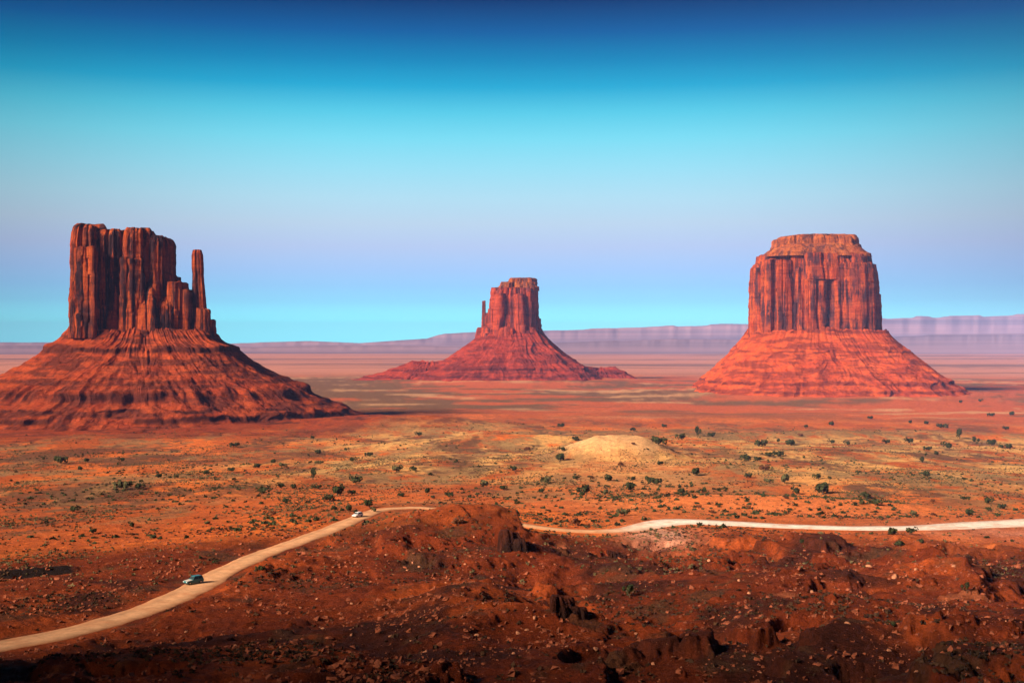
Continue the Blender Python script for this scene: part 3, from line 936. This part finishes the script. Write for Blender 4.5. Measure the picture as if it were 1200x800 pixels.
# ------------------------------------------------------------------ haze
def build_haze():
    bm = bmesh.new()
    bmesh.ops.create_cube(bm, size=1)
    lo, hi = (-HAZE_R, -HAZE_R, -28.0), (HAZE_R, HAZE_R, HAZE_TOP)
    for v in bm.verts:
        v.co = Vector([lo[i] if v.co[i] < 0 else hi[i] for i in range(3)])
    m = bpy.data.materials.new('haze'); m.use_nodes = True
    nt = m.node_tree; nt.nodes.clear()
    o = nt.nodes.new('ShaderNodeOutputMaterial'); p = nt.nodes.new('ShaderNodeVolumePrincipled')
    p.inputs['Color'].default_value = (0.27, 0.40, 1.0, 1)
    p.inputs['Density'].default_value = HAZE_D
    p.inputs['Anisotropy'].default_value = -0.4
    nt.links.new(p.outputs[0], o.inputs['Volume'])
    h = mesh_bm('haze', bm, m)
    tag(h, 'thin violet evening haze over the valley', kind='stuff')


build_haze()

# ------------------------------------------------------------------ plants
def leaf_material(name, a, b_, scale=1.4):
    m, nt, b = mat_new(name)
    c = rmp(nt, nz(nt, coords(nt), scale, 4, 0.7), [(0.35, a), (0.65, b_)])
    nt.links.new(c, b.inputs['Base Color'])
    return m


M_JUNIPER = leaf_material('juniper_foliage', (0.022, 0.030, 0.014), (0.060, 0.070, 0.030))
M_OLIVE = leaf_material('olive_foliage', (0.060, 0.066, 0.030), (0.130, 0.120, 0.060))
M_RUST = leaf_material('dry_brush', (0.100, 0.040, 0.022), (0.180, 0.075, 0.036))
M_BARK = plain('bark', (0.13, 0.085, 0.055), var=0.4)
M_SAGE = leaf_material('sage_scrub', (0.065, 0.056, 0.030), (0.15, 0.120, 0.060), 0.12)
M_BRUSH = leaf_material('dark_scrub', (0.030, 0.020, 0.014), (0.085, 0.045, 0.026), 0.12)


def crown_np(seed, n=260, lobes=7, leaf=0.13, flat=0.75):
    """foliage of a bush one metre wide: leaf sprays gathered in uneven lobes"""
    rg = np.random.default_rng(seed)
    lc = rg.normal(0, 1, (lobes, 3)) * (0.19, 0.19, 0.12); lc[:, 2] = np.abs(lc[:, 2]) * 1.2 + 0.28
    lr = rg.uniform(0.13, 0.25, lobes)
    k = rg.integers(0, lobes, n)
    d = rg.normal(0, 1, (n, 3)); d /= np.linalg.norm(d, axis=1)[:, None]
    p = lc[k] + d * (lr[k] * rg.uniform(0.45, 1.08, n) ** 0.6)[:, None]
    p[:, 2] = np.maximum(p[:, 2] * flat / 0.75, 0.03)
    u = np.cross(d, rg.normal(0, 1, (n, 3))); u /= np.linalg.norm(u, axis=1)[:, None]
    v = np.cross(d, u) + 0.5 * d * rg.normal(0, 1, (n, 1))
    sz = leaf * rg.uniform(0.6, 1.3, n)[:, None]
    V = np.stack([p - u * sz * .5 - v * sz * .4, p + u * sz * .5 - v * sz * .3, p + u * sz * .35 + v * sz * .5, p - u * sz * .4 + v * sz * .45], 1).reshape(-1, 3)
    return V, np.arange(4 * n).reshape(-1, 4)


def trunk_bm(seed):
    rg = random.Random(seed)
    bm = bmesh.new()

    def limb(p, q, r0, r1):
        rings = []
        d = (q - p).normalized(); a = d.orthogonal().normalized(); b = d.cross(a)
        for c, r in ((p, r0), ((p + q) / 2 + a * r0 * 0.5, (r0 + r1) / 2), (q, r1)):
            rings.append([bm.verts.new(c + (a * math.cos(k * math.tau / 6) + b * math.sin(k * math.tau / 6)) * r) for k in range(6)])
        for r, s_ in zip(rings, rings[1:]):
            for k in range(6): bm.faces.new((r[k], r[(k + 1) % 6], s_[(k + 1) % 6], s_[k]))
        bm.faces.new(rings[-1])
    top = Vector((rg.uniform(-.05, .05), rg.uniform(-.05, .05), 0.24))
    limb(Vector((0, 0, -0.08)), top, 0.05, 0.035)
    for k in range(4):
        a = k * 1.6 + rg.random()
        limb(top - Vector((0, 0, 0.03)), top + Vector((math.cos(a) * .2, math.sin(a) * .2, rg.uniform(.12, .3))), 0.026, 0.008)
    return bm


CR = [crown_np(s_, 300, 8) for s_ in (1, 2, 3)] + [crown_np(4, 260, 6, flat=1.25)] + [crown_np(5, 240, 9, 0.12, 0.55)]
CROWN_ME = {}
for mi, mt in (('j', M_JUNIPER), ('o', M_OLIVE), ('r', M_RUST)):
    for i, (v, f) in enumerate(CR):
        o_ = mesh_np('crown', v, f, mt)
        CROWN_ME[mi, i] = o_.data
        bpy.data.objects.remove(o_)
TRUNK_ME = []
for i in range(3):
    o_ = mesh_bm('trunk', trunk_bm(i), M_BARK); TRUNK_ME.append(o_.data); bpy.data.objects.remove(o_)

# every bush one can tell apart in the photograph: (column, row of its foot, width in pixels, kind)
BUSHES = [(70, 543, 12), (102, 541, 8), (94, 551, 8), (144, 541, 7), (138, 545, 5), (187, 560, 8), (165, 565, 6), (206, 560, 8, 'o'), (146, 574, 14, 'o'), (162, 573, 10),
          (110, 625, 9), (155, 618, 9), (235, 655, 6), (85, 600, 10), (250, 660, 6), (306, 668, 8),
          (276, 524, 8), (271, 553, 8), (302, 548, 8), (320, 543, 8), (331, 547, 8, 'o'), (242, 556, 9), (345, 573, 9), (330, 572, 9), (307, 579, 13), (334, 590, 9), (274, 563, 6), (319, 604, 9, 'r'),
          (374, 532, 9), (405, 528, 6), (412, 541, 8), (433, 535, 7), (366, 514, 6), (375, 544, 7, 'o'), (367, 562, 9, 't'), (417, 566, 14), (372, 573, 8),
          (395, 581, 16), (385, 587, 13), (414, 580, 8), (392, 598, 9), (408, 599, 10), (433, 594, 14), (439, 600, 7, 'o'),
          (485, 552, 8), (504, 557, 6), (470, 582, 7), (500, 578, 9), (508, 584, 6), (526, 582, 11), (492, 511, 7), (464, 553, 12, 'o'), (537, 614, 14, 'r'),
          (674, 516, 9), (658, 501, 7), (656, 540, 15), (660, 528, 8), (618, 528, 8, 'r'), (603, 552, 9), (640, 566, 14, 'o'), (635, 577, 8), (567, 570, 12, 'o'), (589, 574, 8),
          (674, 562, 8), (686, 584, 13, 't'), (713, 563, 12), (694, 561, 6, 'r'), (742, 563, 8), (740, 574, 14), (760, 564, 9), (769, 568, 12), (732, 604, 12, 'o'), (710, 580, 9, 'o'), (728, 546, 9, 'r'),
          (742, 505, 7), (778, 501, 6), (742, 521, 5, 'r'), (674, 615, 13, 'r'), (695, 612, 6),
          (771, 521, 14), (799, 515, 9), (817, 512, 8, 't'), (834, 512, 8), (774, 545, 8), (814, 557, 14), (800, 578, 9),
          (892, 523, 14), (912, 518, 6), (927, 522, 12), (875, 540, 13), (888, 540, 9), (901, 535, 8), (913, 535, 10), (945, 501, 6), (938, 511, 6, 'r'), (974, 499, 8), (976, 520, 8), (994, 522, 7),
          (877, 560, 9), (920, 566, 14, 'o'), (900, 566, 8, 'o'), (934, 579, 11), (963, 579, 20), (959, 561, 9), (972, 561, 6), (819, 595, 7, 'r'), (834, 601, 7, 'r'), (877, 596, 6, 'r'), (896, 551, 12, 'r'), (921, 584, 6, 'r'),
          (1020, 491, 6), (1040, 520, 8), (1067, 520, 9), (1066, 496, 6), (1085, 497, 6), (1103, 502, 9), (1124, 514, 9, 't'), (1112, 526, 12), (1088, 528, 7), (1085, 534, 5), (1097, 533, 7), (1081, 543, 6, 't'),
          (1142, 522, 8, 't'), (1087, 559, 10), (1162, 522, 10), (1173, 525, 8), (1183, 526, 10), (1162, 488, 6), (1186, 487, 7), (1148, 471, 5), (1125, 472, 5), (1180, 504, 7),
          (1015, 584, 12), (1009, 591, 8, 'o'), (1026, 592, 12), (1130, 586, 8), (1137, 604, 12), (1093, 588, 6, 'r'), (1070, 604, 10, 'o'), (1045, 626, 12), (1066, 626, 12),
          (1157, 590, 12), (1174, 596, 10), (1169, 605, 8), (1158, 598, 7), (1094, 604, 7, 'r'), (1054, 640, 12), (1080, 637, 8), (939, 634, 8),
          (1133, 694, 10, 't'), (738, 700, 12, 't'), (1047, 735, 9)]
ORD = ['leftmost', 'second from left', 'third from left', 'fourth from left', 'fifth from left', 'sixth from left', 'seventh from left', 'eighth from left', 'ninth from left', 'tenth from left', 'eleventh from left', 'twelfth from left', 'thirteenth from left', 'fourteenth from left']
ZONES = [(0, 215, 0, 582, 'on the brown flat below the left butte'), (0, 305, 582, 800, 'on rust ground around the dark wash and teal car'),
         (215, 310, 0, 592, 'on orange sand left of the paired black junipers'), (310, 352, 0, 610, 'just left of the paired black junipers'),
         (352, 445, 0, 550, 'on tan ground behind the paired black junipers'),
         (352, 445, 550, 610, 'by the left road bend near the white car'), (445, 545, 0, 620, 'on red sand right of the left road bend'),
         (545, 700, 0, 545, 'on the slope to the left of the pale dome'), (545, 662, 545, 600, 'in the hollow below and left of the pale dome'),
         (662, 728, 545, 590, 'on orange sand straight below the pale dome'), (728, 785, 545, 590, 'below the right end of the pale dome'), (640, 760, 590, 640, 'at the edge of the white road below the dome'),
         (728, 850, 0, 547, 'on the rise behind the right end of the dome'), (785, 890, 547, 612, 'on bright sand between dome and white road'),
         (850, 925, 0, 547, 'in two short rows below the right butte'), (925, 1000, 0, 547, 'on red ground below the right butte'), (890, 1000, 547, 600, 'around the largest juniper above the white road'),
         (1000, 1100, 0, 547, 'on tan flat right of the right butte'), (1100, 1200, 0, 547, 'on the brown plain at the far right'),
         (1000, 1080, 547, 612, 'above the white road, right of the largest juniper'), (1080, 1200, 547, 612, 'above the hazy right end of the white road'),
         (900, 1200, 612, 660, 'on the near edge of the white road'), (300, 420, 612, 800, 'at the near edge of the tan road'), (600, 1200, 660, 800, 'alone on the dark foreground slope')]
zone_of = {}
for i, b_ in enumerate(BUSHES):
    for k, zn in enumerate(ZONES):
        if zn[0] <= b_[0] < zn[1] and zn[2] <= b_[1] < zn[3]:
            zone_of.setdefault(k, []).append(i); break
    else:
        print('no zone', b_)
LABEL = {}
for k, ids in zone_of.items():
    ids.sort(key=lambda i: BUSHES[i][0])
    for q, i in enumerate(ids):
        kd = BUSHES[i][3] if len(BUSHES[i]) > 3 else ''
        cw = {'': 'dark green', 'o': 'olive green', 'r': 'rusty brown', 't': 'dark upright'}[kd]
        nm = 'juniper' if kd in ('', 't') and BUSHES[i][2] >= 9 else 'bush'
        od = ORD[q] if len(ids) > 1 else 'only one'
        if len(ids) > 2 and q == len(ids) - 1: od = 'rightmost'
        LABEL[i] = f'{cw} {nm}, {od} {ZONES[k][4]}'
LABEL[BUSHES.index((963, 579, 20))] = 'largest black green juniper, round and dense above the white road'
LABEL[BUSHES.index((395, 581, 16))] = 'right and larger of two black junipers touching each other'
LABEL[BUSHES.index((385, 587, 13))] = 'left and smaller of two black junipers touching each other'
for i, b_ in enumerate(BUSHES):
    px, py, w = b_[:3]
    kd = b_[3] if len(b_) > 3 else ''
    p = at(px, py)
    s_ = w * 1.12 * p.y / F
    mk = {'': 'j', 't': 'j', 'o': 'o', 'r': 'r'}[kd]
    ci = 3 if kd == 't' else (4 if kd == 'r' else random.choice((0, 1, 2, 0, 1, 2, 4)))
    me = CROWN_ME[mk, ci]
    rot = random.uniform(0, 6.28)
    nm = 'juniper' if kd in ('', 't') else 'desert_shrub'
    sc_ = (s_ * random.uniform(.95, 1.08), s_ * random.uniform(.9, 1.1), s_ * random.uniform(.92, 1.2))
    if w >= 9:
        root = empty(nm, p)
        for pn, pm in (('crown', me), ('trunk', TRUNK_ME[i % 3])):
            ch = bpy.data.objects.new(pn, pm); COL.objects.link(ch); ch.parent = root
            ch.scale = sc_; ch.rotation_euler.z = rot
    else:
        root = bpy.data.objects.new(nm, me); COL.objects.link(root)
        root.location = p; root.scale = sc_; root.rotation_euler.z = rot
    tag(root, LABEL[i], 'juniper' if nm == 'juniper' else 'shrub', 'bushes scattered over the valley floor')


def scatter_points(n, r0, r1, azmax, dens, seed, power=1.0):
    rg = np.random.default_rng(seed)
    r = np.exp(rg.uniform(np.log(r0), np.log(r1), n)); a = rg.uniform(-azmax, azmax, n)
    i = np.clip(np.searchsorted(RR, r) - 1, 0, nr - 2); j = np.clip(np.searchsorted(AZ, a) - 1, 0, na - 2)
    x, y = r * np.sin(a), r * np.cos(a)
    fr = (r - RR[i]) / (RR[i + 1] - RR[i]); fa = (a - AZ[j]) / (AZ[j + 1] - AZ[j])
    z = (GZ[i, j] * (1 - fr) + GZ[i + 1, j] * fr) * (1 - fa) + (GZ[i, j + 1] * (1 - fr) + GZ[i + 1, j + 1] * fr) * fa
    keep = (rg.random(n) < dens(x, y, r)) & (GD[i, j] > GW[i, j] * 0.5 + 2.0)
    dd = ((x - DOME[0]) / 44) ** 2 + ((y - DOME[1]) / 40) ** 2
    keep &= dd > 1.0
    return np.stack([x, y, z], -1)[keep], rg


def scrub(name, label, n, r0, r1, size, dens, mat, seed, leaves=7):
    P, rg = scatter_points(n, r0, r1, R(31), dens, seed)
    m = len(P)
    s_ = rg.uniform(size[0], size[1], m) ** 1.0
    c = np.repeat(P, leaves, 0); sz = np.repeat(s_, leaves)[:, None]
    d = rg.normal(0, 1, (m * leaves, 3)); d[:, 2] = np.abs(d[:, 2]) * 0.7 + 0.05
    d /= np.linalg.norm(d, axis=1)[:, None]
    cen = c + d * sz * rg.uniform(0.2, 0.5, (m * leaves, 1)); cen[:, 2] -= 0.05
    u = np.cross(d, rg.normal(0, 1, d.shape)); u /= np.linalg.norm(u, axis=1)[:, None]
    v = np.cross(d, u) * 0.6 + d * 0.7
    l = sz * 0.30
    V = np.stack([cen - u * l - v * l * .8, cen + u * l - v * l * .7, cen + v * l * 1.1], 1).reshape(-1, 3)
    o = mesh_np(name, V, np.arange(len(V)).reshape(-1, 3), mat)
    tag(o, label, kind='stuff')


scrub('sagebrush', 'low dry sage scrub dotted over the plain', 150000, 330, 1700, (0.5, 1.5),
      lambda x, y, r: np.clip(sstep(-0.05, 0.35, fbm2(x, y * .6, 80, 4, 301)) * (0.25 + 0.75 * sstep(400, 520, r)), 0.04, 1), M_SAGE, 1)
scrub('dark_brush', 'dark twiggy brush over rust slopes and plain', 120000, 120, 1500, (0.4, 1.4),
      lambda x, y, r: np.clip(sstep(0.0, 0.4, fbm2(x, y * .8, 46, 4, 303) + 0.05 * sstep(-20, 60, x) * (r < 430)) * (0.55 + 0.45 * (r > 430)), 0.03, 1), M_BRUSH, 2)
scrub('low_bushes', 'small dark bushes speckling the plain between the junipers', 26000, 440, 1900, (1.1, 2.7),
      lambda x, y, r: np.clip(0.02 + 0.30 * sstep(-0.1, 0.35, fbm2(x, y * .6, 140, 4, 305)), 0, 1), M_JUNIPER, 3, 16)

# ------------------------------------------------------------------ stones
M_STONE = plain('pale_stone', (0.42, 0.19, 0.11), var=0.45, scale=1.5)
M_STONE_RED = plain('rust_stone', (0.24, 0.075, 0.040), var=0.45, scale=1.5)
M_OUTCROP = cliff_material('dark_outcrop_rock', (0.09, 0.024, 0.015), (0.16, 0.045, 0.024), (0.03, 0.014, 0.012), 0.7)


def rock_bm(seed, sub=3):
    rg = random.Random(seed)
    bm = bmesh.new()
    bmesh.ops.create_icosphere(bm, subdivisions=sub, radius=0.5)
    planes = []
    for k in range(11):
        d = Vector((rg.gauss(0, 1), rg.gauss(0, 1), rg.gauss(0, 0.8))).normalized()
        planes.append((d, rg.uniform(0.27, 0.44)))
    for v in bm.verts:
        for d, h in planes:
            e = v.co.dot(d) - h
            if e > 0: v.co -= d * e * 0.93
    vs = np.array([v.co for v in bm.verts])
    nn = fbm3(vs[:, 0] + seed * 3, vs[:, 1], vs[:, 2], 0.22, 3, seed)
    for v, q in zip(bm.verts, nn): v.co *= 1 + 0.10 * q
    return bm


ROCK_ME = []
for i in range(6):
    o_ = mesh_bm('boulder', rock_bm(i), M_STONE); ROCK_ME.append(o_.data); bpy.data.objects.remove(o_)
BOULDERS = [(556, 629, 5), (484, 659, 5), (477, 668, 4), (491, 664, 4), (453, 650, 5), (412, 707, 5), (412, 744, 6), (559, 745, 8), (607, 741, 7), (617, 738, 6), (697, 761, 8), (662, 704, 5), (545, 661, 4),
            (627, 724, 8), (458, 745, 6), (384, 764, 5), (831, 657, 6), (1018, 664, 8), (1049, 676, 11), (1074, 667, 7), (1118, 663, 6), (866, 680, 5), (878, 695, 6), (993, 730, 7), (908, 674, 5),
            (951, 694, 8), (1042, 762, 8), (1074, 786, 6), (276, 756, 5), (302, 762, 6), (218, 740, 5), (204, 754, 6), (182, 738, 5), (188, 797, 5), (378, 736, 5), (352, 712, 4), (664, 757, 5), (745, 742, 5), (782, 717, 5), (975, 722, 5)]
BZ = [(0, 330, 'left foreground slope below the tan road'), (330, 470, 'rust slope right of the tan road'), (470, 600, 'middle knoll that hides the road'), (600, 800, 'dark foreground slope below the white road'),
      (800, 960, 'dark slope right of centre'), (960, 1200, 'right foreground slope')]
for a_, b_, wh in BZ:
    ids = sorted([q for q in BOULDERS if a_ <= q[0] < b_])
    for k, (px, py, w) in enumerate(ids):
        p = at(px, py, 90)
        s_ = w * p.y / F * 0.95
        o = bpy.data.objects.new('boulder', ROCK_ME[(px + py) % 6]); COL.objects.link(o)
        o.location = p + Vector((0, 0, s_ * 0.02)); o.rotation_euler = (random.uniform(-.3, .3), random.uniform(-.3, .3), random.uniform(0, 6.28))
        o.scale = (s_ * 1.15, s_ * random.uniform(.8, 1.1), s_ * random.uniform(.55, .8))
        od = 'rightmost' if k == len(ids) - 1 else ORD[k]
        tag(o, f'pale boulder, {od} on the {wh}', 'boulder', 'pale boulders on the foreground slope')


def stones(name, label, n, r0, r1, size, mat, seed, dens):
    P, rg = scatter_points(n, r0, r1, R(30), dens, seed)
    m = len(P)
    s_ = size[0] * (size[1] / size[0]) ** (rg.random(m) ** 2.2)
    oct_ = np.array([(1, 0, 0), (0, 1, 0), (-1, 0, 0), (0, -1, 0), (.5, .5, .7), (-.5, .5, .75), (-.5, -.5, .65), (.5, -.5, .7)], float) * 0.5
    fq = np.array([(0, 1, 5, 4), (1, 2, 6, 5), (2, 3, 7, 6), (3, 0, 4, 7), (4, 5, 6, 7)])
    V = oct_[None] * (1 + 0.35 * rg.normal(0, 1, (m, 8, 3))) * s_[:, None, None] * rg.uniform(0.6, 1.3, (m, 1, 3))
    a = rg.uniform(0, 6.28, m); ca, sa = np.cos(a)[:, None], np.sin(a)[:, None]
    V = np.stack([V[..., 0] * ca - V[..., 1] * sa, V[..., 0] * sa + V[..., 1] * ca, V[..., 2] - 0.05 * s_[:, None]], -1) + P[:, None]
    f = (np.arange(m)[:, None, None] * 8 + fq[None]).reshape(-1, 4)
    tag(mesh_np(name, V.reshape(-1, 3), f, mat), label, kind='stuff')


stones('stones', 'rust coloured stones littering the slope', 100000, 110, 450, (0.18, 1.5), M_STONE_RED, 5, lambda x, y, r: np.clip(0.25 + fbm2(x, y, 30, 3, 401), 0.05, 1))
stones('gravel', 'small pale stones littering the slope', 5000, 120, 430, (0.15, 0.7), M_STONE, 6, lambda x, y, r: np.clip(0.2 + fbm2(x, y, 40, 3, 403), 0.03, 1))

# dark rock knobs standing out of the foreground slope: (column, row of the foot, width, height in px, label)
for k, (px, py, w, h, lab) in enumerate([(606, 640, 36, 21, 'dark crag with a steep left face where the white road disappears'), (722, 652, 22, 14, 'low dark crag below the pale bank of the white road'),
                                         (668, 716, 40, 26, 'broad black crag in the gully below the middle of the slope')]):
    p = at(px, py, 100)
    mp = p.y / F
    ht, hw = h * mp, w * mp * 0.5
    rk = [(0, 1.15), (.45, 1.0), (.85, .88), (1, .66)]
    V, Fc = merge([column(x0 * hw, y0 * hw, rx * hw, ry * hw, -3, z1 * ht, 500 + 10 * k + q, cell=1.9, res=0.32, prof=rk, ragged=.30, flute=2.4, lean=(-0.12 * hw, 0))
                   for q, (x0, y0, rx, ry, z1) in enumerate([(-.55, 0, .40, .42, .80), (-.12, .15, .42, .45, .66), (.30, -.10, .36, .40, .46), (.70, .05, .34, .34, .28), (-.30, -.45, .40, .25, .34)])])
    tag(mesh_np('rock_outcrop', V, Fc, M_OUTCROP, loc=p), lab, 'rock outcrop', 'dark crags on the foreground slope')

# ------------------------------------------------------------------ vehicles
M_GLASS = plain('car_glass', (0.03, 0.05, 0.06), 0.08, 0.6)
M_TYRE = plain('tyre_rubber', (0.015, 0.015, 0.016), 0.85)
M_RIM = plain('wheel_alloy', (0.45, 0.45, 0.46), 0.35, 0.5, 0.8)
M_TRIM = plain('black_trim', (0.025, 0.025, 0.027), 0.6)
M_LAMP = plain('lamp_glass', (0.75, 0.75, 0.72), 0.12, 0.6)
M_REDL = plain('red_lamp', (0.35, 0.02, 0.02), 0.2, 0.5)


def prism(bm, prof, y0, y1, inset=0.0, ztop=None):
    """extrude a side profile [(x, z)] from y0 to y1; points above ztop lean inwards"""
    def yy(z, y, sgn): return y + sgn * (inset * max(0.0, (z - ztop)) if ztop is not None else 0.0)
    a = [bm.verts.new((x, yy(z, y0, 1), z)) for x, z in prof]
    b = [bm.verts.new((x, yy(z, y1, -1), z)) for x, z in prof]
    n = len(prof)
    fs = [bm.faces.new(a), bm.faces.new(b[::-1])]
    for i in range(n):
        fs.append(bm.faces.new((a[i], b[i], b[(i + 1) % n], a[(i + 1) % n])))
    bmesh.ops.recalc_face_normals(bm, faces=fs)
    return fs


def quad_part(name, pts, mat, parent, th=0.02):
    bm = bmesh.new()
    vs = [bm.verts.new(p) for p in pts]
    f = bm.faces.new(vs); f.normal_update()
    n = f.normal.copy()
    r = bmesh.ops.extrude_face_region(bm, geom=[f])
    for v in r['geom']:
        if isinstance(v, bmesh.types.BMVert): v.co += n * th
    bmesh.ops.recalc_face_normals(bm, faces=bm.faces[:])
    return mesh_bm(name, bm, mat, parent)


def wheel(parent, x, y, rad):
    sg = 1 if y > 0 else -1
    bm = bmesh.new()
    bmesh.ops.create_cone(bm, cap_ends=True, segments=22, radius1=rad, radius2=rad, depth=0.24, matrix=Matrix.Translation((x, y, rad)) @ Matrix.Rotation(R(90), 4, 'X'))
    bmesh.ops.bevel(bm, geom=[e for e in bm.edges if abs(e.verts[0].co.y - e.verts[1].co.y) < 1e-4], offset=0.035, segments=2, affect='EDGES')
    w = mesh_bm('wheel', bm, M_TYRE, parent)
    bm = bmesh.new()
    bmesh.ops.create_cone(bm, cap_ends=True, segments=18, radius1=rad * .62, radius2=rad * .5, depth=0.05, matrix=Matrix.Translation((x, y + sg * 0.125, rad)) @ Matrix.Rotation(R(-90 * sg), 4, 'X'))
    mesh_bm('rim', bm, M_RIM, w)


def vehicle(name, label, loc, heading, paint, hood_mat, L=4.9, W=1.95, H=1.85, van=False):
    root = tag(empty(name, loc), label, 'car')
    root.rotation_euler.z = heading
    hx = L / 2; g = 0.32; belt = H * 0.60; hoodz = H * 0.56; yw = W / 2
    ws0 = hx * (0.30 if not van else 0.52)      # foot of the windscreen
    ws1 = ws0 - (0.62 if not van else 0.75)
    bm = bmesh.new()
    prism(bm, [(-hx + .05, g + .1), (-hx, belt * .8), (-hx + .06, belt), (ws0, belt), (ws0 + .05, hoodz - .02), (hx - .12, hoodz - .16), (hx, hoodz - .32), (hx - .02, g + .08), (hx - .2, g), (-hx + .25, g)], -yw, yw, 0.12, belt * .6)
    prism(bm, [(-hx + .10, belt - .004), (-hx + .34, H - .10), (-hx + .6, H), (ws1 - .1, H), (ws1, H - .04), (ws0, belt - .004)], -yw + .05, yw - .05, 0.26, belt)
    bmesh.ops.bevel(bm, geom=bm.edges[:], offset=0.035, segments=2, affect='EDGES', clamp_overlap=True)
    mesh_bm('body', bm, paint, root)
    iy = lambda z, e=0.0: (yw - .05 - 0.26 * (z - belt)) + e
    quad_part('bonnet', [(ws0 + .06, -yw + .12, hoodz + .012), (hx - .16, -yw + .14, hoodz - .135), (hx - .16, yw - .14, hoodz - .135), (ws0 + .06, yw - .12, hoodz + .012)], hood_mat, root)
    za, zb = belt + .06, H - .12
    xa = lambda z: ws0 + (ws1 - ws0) * (z - belt) / (H - .04 - belt)
    quad_part('windscreen', [(xa(za) + .015, -iy(za, -.08), za), (xa(za) + .015, iy(za, -.08), za), (xa(zb) + .015, iy(zb, -.08), zb), (xa(zb) + .015, -iy(zb, -.08), zb)], M_GLASS, root)
    xr = lambda z: -hx + .10 + .24 * (z - belt) / (H - .10 - belt)
    quad_part('rear_window', [(xr(za) - .012, iy(za, -.12), za), (xr(za) - .012, -iy(za, -.12), za), (xr(zb) - .012, -iy(zb, -.12), zb), (xr(zb) - .012, iy(zb, -.12), zb)], M_GLASS, root)
    xm = (-hx + ws0) / 2 - .05
    for sg in (1, -1):
        for x0, x1, s0, s1 in ((-hx + .32, xm - .05, .16, 0), (xm + .05, ws0 - .18, 0, -.42)):
            pts = [(x0, sg * iy(za, .004), za), (x1, sg * iy(za, .004), za), (x1 + s1, sg * iy(zb, .004), zb), (x0 + s0, sg * iy(zb, .004), zb)]
            quad_part('side_window', pts if sg < 0 else pts[::-1], M_GLASS, root, 0.012)
        y0, y1 = sorted((sg * (yw - .10), sg * (yw - .48)))
        quad_part('headlight', [(hx - .01, y0, hoodz - .44), (hx - .01, y1, hoodz - .44), (hx - .03, y1, hoodz - .27), (hx - .03, y0, hoodz - .27)], M_LAMP, root, 0.03)
        y0, y1 = sorted((sg * (yw - .06), sg * (yw - .26)))
        quad_part('tail_light', [(-hx + .02, y1, belt * .62), (-hx + .02, y0, belt * .62), (-hx + .0, y0, belt * .9), (-hx + .0, y1, belt * .9)], M_REDL, root, 0.03)
        mirror = bmesh.new()
        bmesh.ops.create_cube(mirror, size=1, matrix=Matrix.Translation((ws0 - .15, sg * (yw + .06), belt + .12)) @ Matrix.Diagonal((.12, .2, .16, 1)))
        mesh_bm('mirror', mirror, M_TRIM, root)
        for x in (hx - .92, -hx + .95): wheel(root, x, sg * (yw - .10), H * .205)
    for nm, x in (('bumper', hx - .02), ('bumper', -hx + .04)):
        bm = bmesh.new()
        bmesh.ops.create_cube(bm, size=1, matrix=Matrix.Translation((x, 0, g + .14)) @ Matrix.Diagonal((.16, W * .96, .24, 1)))
        bmesh.ops.bevel(bm, geom=bm.edges[:], offset=.04, segments=2, affect='EDGES')
        mesh_bm(nm, bm, M_TRIM, root)
    return root


def road_point(px, side):
    a = (px - 600) / F
    k = int(np.argmin(np.abs(ROAD[:, 0] / ROAD[:, 1] - a) + (ROAD[:, 1] < 150) * 9))
    d = ROAD[min(k + 1, len(ROAD) - 1), :2] - ROAD[k - 1, :2]; d /= np.linalg.norm(d)
    n = np.array([-d[1], d[0]])                    # to the left of the way away from the viewer
    q = ROAD[k, :2] + n * side
    return Vector((q[0], q[1], ROAD[k, 2] + 0.10)), math.atan2(d[1], d[0])


M_TEAL = plain('teal_paint', (0.03, 0.17, 0.21), 0.3, 0.5)
M_WHITE = plain('white_paint', (0.82, 0.83, 0.86), 0.3, 0.5)
p, h = road_point(236, 2.2)
vehicle('parked_car', 'dark teal car with a pale bonnet, on the left edge of the tan road', p, h + math.pi + R(-38), M_TEAL, plain('bonnet_pale', (0.62, 0.60, 0.56), 0.35, 0.5), 5.2, 2.1, 2.05)  # bonnet in a paler colour than the body
p, h = road_point(421, 0.9)
vehicle('car', 'small white car driving on the tan road near its bend', p, h + math.pi + R(-20), M_WHITE, M_WHITE, 4.7, 1.95, 1.8, True)
